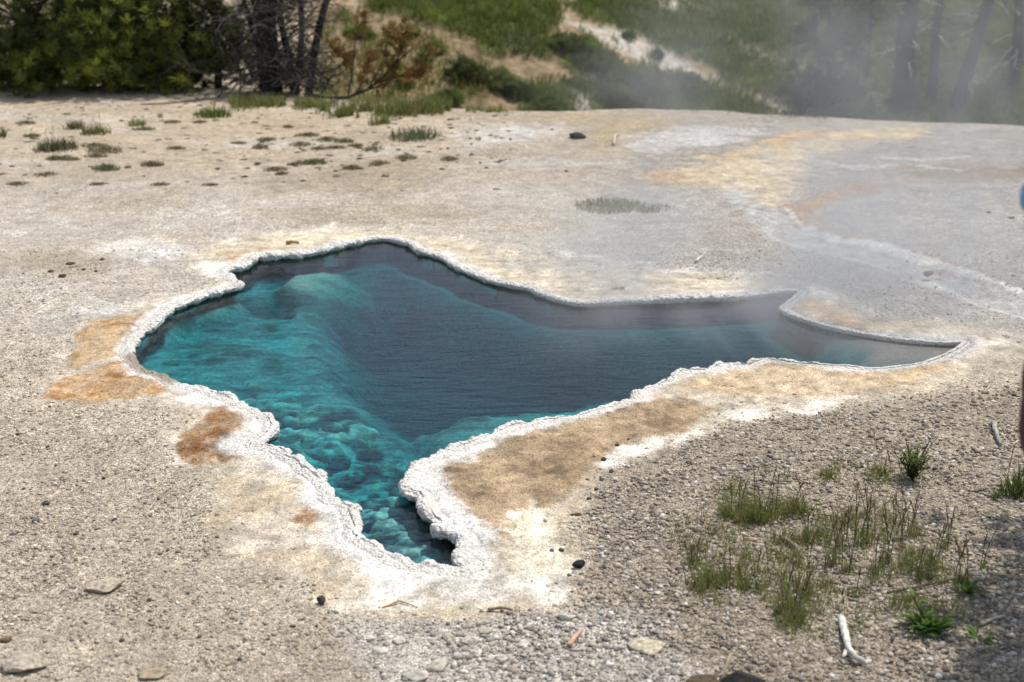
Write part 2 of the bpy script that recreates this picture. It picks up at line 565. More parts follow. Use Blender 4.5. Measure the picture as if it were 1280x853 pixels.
def H(x, y):
    x = np.asarray(x, float); y = np.asarray(y, float)
    Z0 = np.zeros_like(x)
    px, _ = project(np.stack([x, np.maximum(y, 2.0), Z0], -1))
    e = np.maximum(y - crest_y(px), 0)
    z = undul(x, y)
    drop = -3.1 * (1 - np.exp(-(e / 3.6) ** 1.5))
    P = np.stack([x, y], -1)
    left = sstep(6, -8, x)
    slope = 0.27 + 0.13 * left
    y0 = 20.0 - 1.8 * left
    rise = slope * np.maximum(y - y0, 0)
    rise = 14 * (1 - np.exp(-rise / 14))
    bumps = (fbm(P * 0.16, 4, 21) - 0.5) * 1.5 * sstep(2.5, 8, e) * sstep(120, 30, y)
    gully = -0.8 * np.exp(-((x - (2.5 + 0.25 * (y - 22))) / 2.2) ** 2) * sstep(4, 8, e)
    return z + drop + rise + bumps + gully

def grid_mesh(ys, ts, lat):
    Y, T = np.meshgrid(ys, ts, indexing='ij')
    X = T * lat(Y)
    return X, Y

def lat(Y):
    return np.maximum(Y, 0) * cp + 1.2

def soft(px, py, poly, w=8, warp=None, amt=10):
    xs = [p[0] for p in poly]; ys_ = [p[1] for p in poly]
    out = np.zeros(px.shape)
    k = (px > min(xs) - 60) & (px < max(xs) + 60) & (py > min(ys_) - 40) & (py < max(ys_) + 40)
    if not k.any():
        return out
    # weigh vertical pixels more because the ground is seen foreshortened
    d = sd_poly(px[k], py[k] * 1.8, [(a, b * 1.8) for a, b in poly])
    n = warp[k] if warp is not None else 0
    out[k] = sstep(-w, w, d + n * amt)
    return out

APRON = [(60,470),(48,495),(150,508),(225,498),(212,540),(222,585),(262,605),(250,650),(285,695),(340,708),(395,748),(450,768),(600,772),(695,750),(728,705),(705,662),(735,622),(748,582),(820,562),(910,528),(1000,515),(1100,497),(1180,482),(1230,455),(1300,445),(1300,425),(1230,413),(1100,407),(1040,372),(960,352),(900,348),(800,338),(700,322),(640,312),(560,300),(480,286),(400,288),(330,297),(250,312),(235,328),(275,348),(258,362),(200,374),(160,388),(115,393),(85,432)]

def ground_colours(X, Y, Z):
    P = np.stack([X, Y], -1)
    px, py = project(np.stack([X, Y, np.zeros_like(X)], -1))
    w1 = (fbm(P * 3.1, 5, 31) - 0.5) * 2
    w2 = (fbm(P * 9.0, 5, 41) - 0.5) * 2
    w3 = (fbm(P * np.array([1.1, 2.4]), 5, 51) - 0.5) * 2
    w4 = (fbm(P * 30.0, 4, 43) - 0.5) * 2
    warp = w1 * 1.3 + w2 * 1.3 + w4 * 1.2
    d = sdf(X, Y)
    def mix(c, col, m):
        return c * (1 - m[..., None]) + np.asarray(col) * m[..., None]
    C = np.zeros(X.shape + (3,)) + srgb(182, 168, 148)
    G = np.ones(X.shape)
    # far left: beige sand; then a band of paler grey gravel; darker gravel near right
    C = mix(C, srgb(196, 178, 152), sstep(250, 150, py + w1 * 30) * sstep(760, 420, px + w1 * 60))
    C = mix(C, srgb(188, 178, 164), sstep(200, 255, py + w3 * 30) * sstep(470, 380, py + w1 * 30) * 0.75)
    C = mix(C, srgb(202, 194, 182), sstep(0.1, 0.5, w3 + 0.5 * w2) * sstep(520, 400, py) * 0.6)
    C = mix(C, srgb(176, 160, 134), sstep(0.05, 0.55, w1 * 0.8 - w3 * 0.7) * sstep(440, 350, py) * 0.55)
    C = mix(C, srgb(140, 127, 110), soft(px, py, [(745,590),(830,565),(920,530),(1100,505),(1300,480),(1700,470),(1700,900),(760,900),(735,700)], 22, warp, 14) * 0.62)
    C = mix(C, srgb(176, 162, 142), soft(px, py, [(-300,520),(60,510),(215,560),(240,660),(330,720),(420,775),(650,785),(700,900),(-300,900)], 20, warp, 10) * 0.7)
    C = mix(C, srgb(196, 190, 182), soft(px, py, [(420,775),(700,770),(780,760),(880,853),(760,900),(480,900)], 22, warp, 16) * 0.6)
    G = np.where(py < 230, 0.75, 1.0) * (0.58 + 0.42 * sstep(-0.25, 0.25, (fbm(P * 2.0, 4, 251) - 0.5) * 2 + 0.5 * w2))
    coarse_ = soft(px, py, [(745,590),(830,565),(920,530),(1100,505),(1300,480),(1700,470),(1700,900),(560,900),(560,790),(720,760),(725,690)], 22, warp, 14)
    G = np.maximum(G, coarse_)
    # greyer ground on the right, behind the pool
    C = mix(C, srgb(164, 156, 146), soft(px, py, [(820,150),(1700,150),(1700,440),(1100,405),(900,345),(780,330),(760,230)], 26, warp, 18) * 0.8)
    # pale dirt streaks and dark damp patches by the crest
    C = mix(C, srgb(182, 160, 120), soft(px, py, [(660,143),(760,140),(860,146),(830,165),(760,185),(800,195),(735,185),(745,160)], 12, warp, 12) * 0.6)
    for q in ([(560,172),(640,163),(700,160),(690,172),(600,182)], [(780,172),(880,160),(960,165),(900,180),(800,190)], [(40,395),(120,380),(210,378),(140,400)], [(150,300),(260,315),(200,330),(100,320)]):
        C = mix(C, srgb(226, 220, 212), soft(px, py, q, 16, warp, 18) * 0.6)
    for q in ([(300,225),(470,205),(560,215),(500,235),(330,245)], [(300,265),(500,245),(640,262),(560,285),(390,282)], [(0,320),(60,312),(150,325),(120,345),(30,340)], [(0,260),(120,248),(230,262),(120,275)]):
        C = mix(C, srgb(158, 140, 112), soft(px, py, q, 14, warp, 26) * 0.5)
    # the smooth sinter apron round the water
    ap = soft(px, py, APRON, 15, warp, 16)
    crm = srgb(208, 194, 172)
    C = mix(C, crm, ap)
    G = G * (1 - ap * 0.86)
    C = mix(C, srgb(240, 232, 218), ap * sstep(-0.05, 0.45, w1 + 0.5 * w2))
    C = mix(C, srgb(184, 164, 134), ap * sstep(0.12, 0.5, -w1 + 0.4 * w2) * 0.75)
    far = [(235,322),(330,295),(480,287),(560,301),(700,324),(800,341),(960,356),(940,380),(700,380),(600,346),(500,300),(330,330)]
    C = mix(C, srgb(214, 198, 172), soft(px, py, far, 9, warp, 8) * 0.92)
    C = mix(C, srgb(198, 160, 112), soft(px, py, [(275,318),(330,310),(360,318),(320,328),(285,330)], 8, warp, 10) * 0.5)
    C = mix(C, srgb(184, 180, 172), soft(px, py, [(600,318),(680,325),(740,335),(700,340),(640,332)], 10, warp, 10) * 0.6)
    C = mix(C, srgb(216, 186, 150), soft(px, py, [(975,390),(1010,373),(1060,393),(1105,415),(1050,414),(1000,404)], 7, warp, 5) * 0.9)
    tan = [(890,458),(960,446),(1060,455),(1160,453),(1195,462),(1100,490),(950,502),(850,492)]
    C = mix(C, srgb(204, 178, 142), soft(px, py, tan, 9, warp, 9) * 0.75)
    for q in ([(930,452),(960,445),(985,452),(960,462),(935,460)], [(1135,455),(1170,452),(1180,462),(1140,468)]):
        C = mix(C, srgb(202, 160, 104), soft(px, py, q, 8, warp, 8) * 0.75)
    brown = [(532,582),(560,570),(640,541),(740,522),(800,504),(860,500),(898,515),(860,540),(760,560),(742,582),(735,602),(690,642),(650,668),(606,692),(596,670),(560,615)]
    b = soft(px, py, brown, 8, warp, 7)
    C = mix(C, srgb(174, 151, 121), b)
    C = mix(C, srgb(140, 115, 88), b * sstep(0.0, 0.5, w1 - w2 * 0.4) * 0.6)
    C = mix(C, srgb(206, 182, 150), b * sstep(0.2, 0.6, -w1 + 0.5 * w2) * 0.7)
    C = mix(C, srgb(182, 164, 138), soft(px, py, [(740,582),(735,605),(695,645),(700,660),(740,625),(750,590)], 8, warp, 8) * 0.8)
    C = mix(C, srgb(238, 224, 198), soft(px, py, [(636,650),(665,632),(690,640),(690,665),(715,700),(690,730),(620,712),(640,690)], 9, warp, 16) * 0.85)
    # bacterial mats, orange
    O = [([(95,425),(110,405),(150,393),(183,395),(178,406),(163,420),(148,440),(145,447),(120,455),(85,460)], (192,160,120), 1),
         ([(55,492),(60,478),(110,460),(130,448),(165,449),(200,465),(216,475),(205,490),(160,500),(100,503)], (190,156,116), 1),
         ([(222,560),(232,540),(265,520),(275,508),(305,505),(318,515),(320,530),(290,545),(314,560),(300,577),(250,588),(228,578)], (160,128,96), 1),
         ([(318,574),(340,563),(362,570),(365,580),(340,590)], (150,124,92), 0.9),
         ([(365,650),(385,630),(415,628),(410,650),(385,660)], (170,132,98), 0.9),
         ([(395,668),(430,668),(470,690),(480,702),(430,698)], (196,168,132), 0.8)]
    for q, c, s in O:
        mk = soft(px, py, q, 5.5, warp, 10) * s * (0.7 + 0.3 * sstep(-0.3, 0.2, w4 + 0.6 * w2))
        C = mix(C, srgb(*c), mk)
        C = mix(C, srgb(c[0] * 0.82, c[1] * 0.72, c[2] * 0.6), mk * sstep(0.05, 0.4, w2 + w1 * 0.5))
        C = mix(C, srgb(228, 190, 140), mk * sstep(0.25, 0.6, -w2 + w1 * 0.4) * 0.7)
        G = np.maximum(G * (1 - mk), mk * 0.25)
    for q in ([(140,452),(175,450),(200,463),(175,470)], [(240,530),(275,508),(310,507),(318,520),(280,530)], [(190,478),(212,472),(210,486),(195,488)], [(158,415),(182,398),(178,408),(160,425)]):
        C = mix(C, srgb(164, 114, 72), soft(px, py, q, 7, warp, 8) * 0.75)
    for q in ([(165,447),(190,452),(216,470),(205,473),(180,462)], [(280,545),(312,558),(300,570),(270,566)], [(335,566),(358,566),(362,576),(340,580)], [(282,503),(298,500),(296,508),(284,509)]):
        C = mix(C, srgb(104, 90, 70), soft(px, py, q, 5, warp, 7) * 0.75)
    # run-off channel and its streaks
    ch = [(1310,372),(1230,352),(1180,333),(1120,312),(1040,297),(1005,283),(985,262),(970,240),(1000,200),(960,190),(900,215),(905,250),(940,275),(965,297),(1040,318),(1100,330),(1180,365),(1240,385),(1310,405)]
    mk = soft(px, py, ch, 8, warp, 6)
    C = mix(C, srgb(186, 182, 174), mk * 0.9)
    G = G * (1 - mk * 0.6)
    st = [([(800,218),(835,212),(900,200),(960,196),(905,197),(915,188),(975,172),(1010,165),(1100,160),(1152,160),(1148,174),(1060,182),(1005,198),(1000,240),(965,262),(930,240),(860,232)], (208,188,156), 0.85),
          ([(960,182),(985,168),(1030,166),(1030,172),(985,178),(975,190)], (202,162,116), 0.8),
          ([(1040,170),(1090,162),(1150,162),(1145,172),(1080,176)], (214,190,136), 0.95),
          ([(880,198),(920,192),(965,195),(960,200),(900,202)], (206,174,132), 0.75),
          ([(810,218),(825,214),(850,222),(820,226)], (172,138,104), 0.7),
          ([(1130,212),(1200,205),(1300,204),(1300,228),(1180,232),(1130,224)], (150,132,110), 0.9),
          ([(985,262),(1020,246),(1060,232),(1120,228),(1060,242),(1010,270),(1030,290),(1095,300),(1090,304),(1010,292)], (172,142,110), 0.95),
          ([(1140,316),(1165,318),(1200,336),(1180,335)], (180,132,92), 0.95),
          ([(1030,205),(1060,198),(1060,212),(1030,214)], (176,158,136), 0.6),
          ([(1100,178),(1200,172),(1240,188),(1150,196),(1090,190)], (166,156,146), 0.6),
          ([(1040,404),(1130,400),(1250,412),(1120,420)], (200,180,150), 0.6)]
    for q, c, s in st:
        mk = soft(px, py, q, 15, warp, 14) * s
        C = mix(C, srgb(*c), mk)
        G = G * (1 - mk * 0.4)
    def streak(pts, wd, c, s):
        nonlocal C, G
        best = np.full(px.shape, 1e9)
        for (ax, ay), (bx, by) in zip(pts[:-1], pts[1:]):
            ex, ey = bx - ax, (by - ay) * 1.8
            t = np.clip(((px - ax) * ex + (py - ay) * 1.8 * ey) / (ex * ex + ey * ey), 0, 1)
            best = np.minimum(best, np.hypot(px - ax - t * ex, (py - ay) * 1.8 - t * ey))
        mk = sstep(wd, wd * 0.3, best + warp * wd * 0.7) * s
        C = mix(C, srgb(*c), mk); G = G * (1 - mk * 0.5)
    streak([(985,262),(1005,283),(1040,296),(1110,308),(1180,330),(1240,350),(1300,370)], 7, (232,226,214), 0.85)
    streak([(1060,318),(1110,335),(1170,350),(1230,378),(1300,400)], 6, (226,220,212), 0.7)
    streak([(970,295),(1040,318),(1100,330)], 5, (214,208,200), 0.5)
    streak([(1010,200),(1070,212),(1130,206),(1200,212)], 5, (212,206,198), 0.6)
    streak([(1100,196),(1150,200),(1210,196)], 5, (208,204,198), 0.5)
    # white crust hugging the water
    wide = 0.06 + 0.05 * w1 + 0.05 * w2 + 0.05 * w4 + 0.045 * soft(px, py, [(220,440),(700,440),(720,780),(220,780)], 20)
    wm = sstep(wide + 0.035, wide - 0.035, d)
    C = mix(C, srgb(232, 227, 218), wm * 0.95)
    G = G * (1 - wm)
    # near the front tip the crust spreads over the ground
    C = mix(C, srgb(238, 230, 216), soft(px, py, [(470,700),(600,712),(700,722),(690,748),(560,752),(480,735)], 12, warp, 26) * 0.65)
    C = C * (1 + (0.42 - 0.26 * sstep(270, 200, py)) * np.clip(G, 0, 1) * sstep(3.0, 6.5, Y) + 0.30 * np.clip(G, 0, 1) * sstep(6.5, 3.0, Y))[..., None]
    # fine mottling of the crusts
    mot = (fbm(P * 24, 4, 231) - 0.5) * 2
    C = C * (1 + (0.7 * mot + 0.35 * w2) * (1 - np.clip(G, 0, 1)) * (1 - wm * 0.7))[..., None]
    return np.clip(C, 0, 0.9), G

def make_ground():
    py = np.concatenate([np.linspace(1500, 900, 40)[:-1], np.arange(900, 104, -1.15)])
    v = (426.5 - py) / F
    ysf = (cp + v * sp) * CAM_H / (sp - v * cp)
    ys = np.concatenate([np.linspace(-14, ysf[0], 24)[:-1], ysf, np.linspace(ysf[-1] + 0.05, ysf[-1] + 3.0, 40)])
    tf = (np.arange(-90, 1371, 1.8) - 640) / F
    tc = np.geomspace(abs(tf[-1]), 9, 40)[1:]
    ts = np.concatenate([-tc[::-1] * abs(tf[0]) / abs(tf[-1]), tf, tc])
    X, Y = grid_mesh(ys, ts, lat)
    Z = H(X, Y)
    d = sdf(X, Y)
    P = np.stack([X, Y], -1)
    near = sstep(9, 4, Y) * sstep(0, 3, Y)
    Cc, G = ground_colours(X, Y, Z)
    # small relief: pitted gravel, raised sinter terraces, sunken run-off
    Z += 0.010 * (fbm(P * 11, 4, 61) - 0.5) * sstep(0.02, 0.15, d)
    Z += near * G * 0.006 * (vnoise(P * 75, 71) - 0.5)
    px, pyy = project(np.stack([X, Y, np.zeros_like(X)], -1))
    Z -= 0.03 * soft(px, pyy, [(1310,372),(1230,352),(1180,333),(1120,312),(1040,297),(1005,283),(985,262),(940,275),(965,297),(1040,318),(1100,330),(1180,365),(1240,385),(1310,405)], 10)
    wq = (fbm(P * 9.0, 5, 41) - 0.5) * 2
    mats = np.zeros_like(Z)
    for q in ([(95,425),(110,405),(150,393),(183,395),(163,420),(145,447),(120,455),(85,460)], [(55,492),(60,478),(110,460),(165,449),(216,475),(205,490),(160,500),(100,503)], [(222,560),(232,540),(275,508),(318,515),(290,545),(314,560),(300,577),(250,588)], [(532,582),(560,570),(640,541),(740,522),(800,504),(898,515),(860,540),(760,560),(735,602),(690,642),(606,692),(560,615)]):
        mats = np.maximum(mats, soft(px, pyy, q, 6, wq, 8))
    rg = 1 - np.abs(fbm(P * 16, 4, 261) - 0.5) * 4
    Z += mats * (0.004 + 0.010 * (fbm(P * 26, 4, 263) - 0.45) + 0.006 * np.clip(rg, 0, 1) ** 3)
    Z += 0.009 * sstep(0.30, 0.02, d)
    Z = np.where(d < 0.06, Z - 0.02 * sstep(0.06, 0.03, d), Z)
    nr, nc = X.shape
    V = np.stack([X, Y, Z], -1).reshape(-1, 3)
    idx = np.arange(nr * nc).reshape(nr, nc)
    Fq = np.stack([idx[:-1, :-1], idx[:-1, 1:], idx[1:, 1:], idx[1:, :-1]], -1).reshape(-1, 4)
    din = d.reshape(-1)
    keep = (din[Fq].min(1) > 0.028)
    o = link_mesh('ground', V, Fq[keep], M_ground, None, Cc.reshape(-1, 3), True, {'Grav': np.clip(G, 0, 1).reshape(-1)})
    tag(o, 'pale sinter and gravel ground round the blue hot spring', None, None, 'structure')
    return o
make_ground()

def hill_masks(X, Y, Z):
    P = np.stack([X, Y], -1)
    px, py = project(np.stack([X, Y, Z], -1))
    n1 = (fbm(P * 0.5, 5, 81) - 0.5) * 2
    n2 = (fbm(P * 1.9, 5, 91) - 0.5) * 2
    wp = n1 * 1.2 + n2 * 1.0
    green = sstep(-0.02, 0.16, n2 * 0.8 + n1 * 0.7 - 0.08)
    def g(poly, v, w=10, amt=14):
        nonlocal green
        m = soft(px, py, poly, w, wp, amt)
        green = green * (1 - m) + v * m
    g([(430,-200),(700,-200),(700,28),(665,62),(600,55),(530,28),(460,14)], 1.0)
    g([(590,40),(690,45),(690,75),(610,70)], 0.9)
    g([(715,-200),(790,-200),(870,20),(905,40),(1000,60),(900,92),(850,68),(775,36),(720,15)], 1.0)
    g([(900,-200),(1900,-200),(1900,200),(1000,150),(980,130),(900,100),(880,40)], 0.95)
    g([(640,112),(700,100),(760,82),(850,92),(905,108),(970,138),(960,160),(640,160)], 0.95)
    g([(400,-200),(-900,-200),(-900,200),(400,200)], 0.0)
    g([(395,18),(470,20),(560,42),(600,80),(620,100),(560,132),(400,125)], 0.18, 14, 10)
    path = np.zeros_like(green)
    for q, s in (([(700,22),(772,36),(842,66),(888,96),(872,99),(806,78),(750,48)], 0.75),
              ([(760,36),(780,44),(842,71),(888,98),(880,99),(835,77),(775,50)], 1.0),
              ([(896,104),(950,120),(992,138),(985,141),(940,126),(898,110)], 0.8),
              ([(800,-20),(852,-20),(858,10),(842,16),(815,6)], 0.7), ([(905,40),(945,62),(1012,82),(1010,88),(940,72),(900,46)], 0.55),
              ([(720,120),(738,122),(735,142),(720,142)], 0.8), ([(722,96),(752,92),(750,104),(725,106)], 0.6),
              ([(1085,120),(1110,118),(1115,140),(1100,150)], 0.5)):
        path = np.maximum(path, soft(px, py, q, 6, wp, 5) * s)
    green *= 1 - path
    return green, path, n1, n2, px, py

def make_hill():
    ys = np.concatenate([np.arange(12.0, 18, 0.25), np.arange(18, 36, 0.085), np.geomspace(36, 1500, 70)])
    tf = np.linspace(-0.55, 0.55, 420)
    tc = np.geomspace(0.55, 7, 30)[1:]
    ts = np.concatenate([-tc[::-1], tf, tc])
    X, Y = grid_mesh(ys, ts, lat)
    Z = H(X, Y)
    px0, _ = project(np.stack([X, np.maximum(Y, 2), np.zeros_like(X)], -1))
    e = Y - crest_y(px0)
    green, path, n1, n2, px, py = hill_masks(X, Y, Z)
    C = np.zeros(X.shape + (3,)) + srgb(150, 130, 100)
    def mix(c, col, m):
        return c * (1 - m[..., None]) + np.asarray(col) * m[..., None]
    C = mix(C, srgb(100, 84, 60), sstep(-0.05, 0.4, n2))
    C = mix(C, srgb(196, 180, 156), sstep(0.15, 0.5, -n2 + 0.3 * n1) * 0.7)
    C = mix(C, srgb(190, 176, 156), sstep(420, 330, px) * 0.7)
    C = mix(C, np.array([0.050, 0.066, 0.018]), green * 0.93)
    C = mix(C, np.array([0.115, 0.145, 0.030]), green * sstep(0.1, 0.5, n2) * 0.8)
    C = mix(C, srgb(200, 190, 176), path)
    Z = Z + 0.16 * green * (fbm(np.stack([X, Y], -1) * 2.4, 3, 77)) - 0.035
    Z = np.where(e < 1.4, Z - 0.08 - 0.4 * sstep(0.8, -0.5, e) - 0.5 * sstep(0, -1, e), Z)
    nr, nc = X.shape
    V = np.stack([X, Y, Z], -1).reshape(-1, 3)
    idx = np.arange(nr * nc).reshape(nr, nc)
    Fq = np.stack([idx[:-1, :-1], idx[:-1, 1:], idx[1:, 1:], idx[1:, :-1]], -1).reshape(-1, 4)
    keep = e.reshape(-1)[Fq].max(1) > 0.3
    o = link_mesh('hillside', V, Fq[keep], M_hill, None, C.reshape(-1, 3), True)
    tag(o, 'grassy hillside with bare pale soil behind the spring', None, None, 'structure')
    # grass standing on it
    n = 85000
    yy = 17 + RNG.uniform(0, 1, n) ** 1.2 * 19
    tt = RNG.uniform(-0.42, 0.42, n)
    xx = tt * lat(yy)
    zz = H(xx, yy)
    gm, pm, a1, a2, px, py = hill_masks(xx, yy, zz)
    k = (RNG.uniform(0, 1, n) < gm * 0.95 + 0.02) & (py > -60)
    xx, yy, zz, a2 = xx[k], yy[k], zz[k], a2[k]
    mb = MB()
    n = len(xx)
    m = 4
    bx = np.repeat(np.stack([xx, yy, zz - 0.02], 1), m, 0)
    bx[:, :2] += RNG.normal(size=(n * m, 2)) * 0.06
    c0 = np.array([0.085, 0.115, 0.018]); c1 = np.array([0.21, 0.235, 0.045])
    tcol = np.clip(np.repeat(a2, m) * 0.8 + RNG.uniform(0, 0.8, n * m), 0, 1)[:, None]
    mb.blades(bx, RNG.uniform(0.08, 0.26, n * m), 0.035, RNG.uniform(0, 6.28, n * m), RNG.uniform(0.1, 0.7, n * m), c0 * (1 - tcol) + c1 * tcol, 2)
    g = mb.build('hillside_grass', M_leaf)
    tag(g, 'rough green grass covering the hillside behind', 'grass', None, 'stuff')
make_hill()

def surf(px, py):
    """ground point seen at a photo pixel, on the real terrain"""
    d = ray(px, py)
    t0 = 1.0
    ts = np.concatenate([np.linspace(1.0, 16, 600), np.linspace(16, 60, 900)[1:]])
    q = ts[:, None] * d[None]
    h = H(q[:, 0], q[:, 1])
    i = np.argmax(q[:, 2] + CAM_H < h)
    t = ts[i]
    return Vector((d[0] * t, d[1] * t, float(h[i])))

# ------------------------------------------------------------------ rim
def make_rim():
    L = catmull(ctrl, 0.0055)
    # even spacing
    seg = np.linalg.norm(np.roll(L, -1, 0) - L, axis=1)
    s = np.concatenate([[0], np.cumsum(seg)])
    tot = s[-1]
    n = int(tot / 0.005)
    u = np.linspace(0, tot, n, endpoint=False)
    Lx = np.interp(u, s, np.append(L[:, 0], L[0, 0])); Ly = np.interp(u, s, np.append(L[:, 1], L[0, 1]))
    pts = np.stack([Lx, Ly], 1)
    g = 0.012
    nx = sdf(Lx + g, Ly) - sdf(Lx - g, Ly); ny = sdf(Lx, Ly + g) - sdf(Lx, Ly - g)
    k = np.hanning(25); k /= k.sum()
    def sm(a):
        return np.convolve(np.concatenate([a[-12:], a, a[:12]]), k, 'valid')
    nx, ny = sm(nx), sm(ny)
    l = np.hypot(nx, ny) + 1e-9
    N = np.stack([nx / l, ny / l], 1)                 # points away from the water
    prof = np.array([(0.125, -0.018), (0.095, -0.001), (0.07, 0.006), (0.045, 0.011), (0.025, 0.013), (0.006, 0.012), (-0.006, 0.007), (-0.011, 0.0), (-0.008, -0.012), (0.0, -0.024), (0.012, -0.034), (0.020, -0.042), (0.032, -0.05), (0.05, -0.055)])
    t0 = np.arange(len(prof)); tt = np.linspace(0, len(prof) - 1, 44)
    pd = np.interp(tt, t0, prof[:, 0]); pz = np.interp(tt, t0, prof[:, 1])
    m = len(tt)
    px, py = project(np.concatenate([pts, np.zeros((n, 1))], 1))
    mid = (Ly > 5.9)
    # channel on the right: thin low lip
    thin = sstep(900, 1000, px) * (1 - 0.0 * Ly)
    wob = 0.35 + 1.1 * fbm(pts * 2.6, 4, 101)
    lob = np.clip(1 - worley(pts * 13, 133) * 1.15, 0, 1)[:, None]
    gap = sstep(0.42, 0.6, fbm(pts * 3.7, 3, 135))[:, None]
    A = 0.78 * wob * (1 - 0.5 * thin)
    D = np.where(pd[None] > 0.02, pd[None] * (A[:, None]), pd[None])
    X = pts[:, None, 0] + N[:, None, 0] * D; Y = pts[:, None, 1] + N[:, None, 1] * D
    Zb = undul(X, Y) + pz[None] * (1 - 0.6 * thin[:, None] * (pz[None] > 0))
    dx = np.gradient(pd); dz = np.gradient(pz)
    nl = np.hypot(dx, dz) + 1e-9
    nd_, nz_ = -dz / nl, dx / nl                       # outward from the crust
    nd_, nz_ = -nd_ * 1, -nz_ * 1
    P = np.stack([X, Y, Zb], -1)
    big = np.clip(1 - worley(P * np.array([24, 24, 18]), 111) * 1.25, 0, 1) ** 0.8
    sml = np.clip(1 - worley(P * 62, 121) * 1.2, 0, 1)
    scal = fbm(pts * 7, 3, 131)[:, None] - 0.5
    act = (0.25 + 0.75 * sstep(0.06, 0.01, pd)[None]) * sstep(0.115, 0.07, pd)[None] * sstep(-0.05, -0.03, pz)[None]
    disp = act * ((0.015 - 0.009 * gap) * (big - 0.35) + 0.008 * (sml - 0.3) + 0.018 * scal + 0.021 * (lob - 0.3) * sstep(0.03, 0.0, pd)[None]) * (1 - 0.45 * thin[:, None]) * np.where(Ly > 6.4, 0.7, 0.9)[:, None] * (0.35 + 0.9 * sstep(0.38, 0.6, fbm(pts * 1.9, 3, 137)))[:, None]
    X = X + N[:, None, 0] * nd_[None] * disp; Y = Y + N[:, None, 1] * nd_[None] * disp
    Z = Zb + nz_[None] * disp
    V = np.stack([X, Y, Z], -1).reshape(-1, 3)
    idx = np.arange(n * m).reshape(n, m)
    nxt = np.roll(idx, -1, 0)
    Fq = np.stack([idx[:, :-1], idx[:, 1:], nxt[:, 1:], nxt[:, :-1]], -1).reshape(-1, 4)
    C = np.zeros((n, m, 3)) + srgb(240, 234, 224)
    wn = fbm(P * 14, 4, 141)
    C = C * (1 - 0.5 * sstep(0.52, 0.7, wn)[..., None]) + srgb(214, 202, 184) * 0.5 * sstep(0.52, 0.7, wn)[..., None]
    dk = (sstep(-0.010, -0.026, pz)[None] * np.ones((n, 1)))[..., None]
    C = C * (1 - dk) + srgb(112, 108, 98) * dk          # damp stained foot of the crust, darkened too as shade under the lip
    tn = soft(px, py, [(150,440),(175,444),(222,466),(222,480),(180,470),(150,460)], 8)[:, None, None]
    C = C * (1 - tn * 0.85) + srgb(150, 132, 106) * tn * 0.85
    cr = sstep(0.03, 0.085, pd)[None, :, None] * sstep(0.42, 0.55, fbm(P * 5, 3, 151))[..., None]
    C = C * (1 - cr * 0.6) + srgb(222, 204, 176) * cr * 0.6
    Cg, _g = ground_colours(X, Y, Z)
    bl = np.clip(sstep(0.02, 0.075, pd)[None] + 0.5 * (fbm(P * 18, 3, 153) - 0.5), 0, 1)[..., None] * sstep(0.0, 0.03, pd)[None, :, None]
    C = C * (1 - bl) + Cg * bl
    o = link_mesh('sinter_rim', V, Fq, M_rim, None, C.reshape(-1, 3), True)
    tag(o, 'knobbly white sinter crust edging the blue pool', None, None, 'structure')
make_rim()

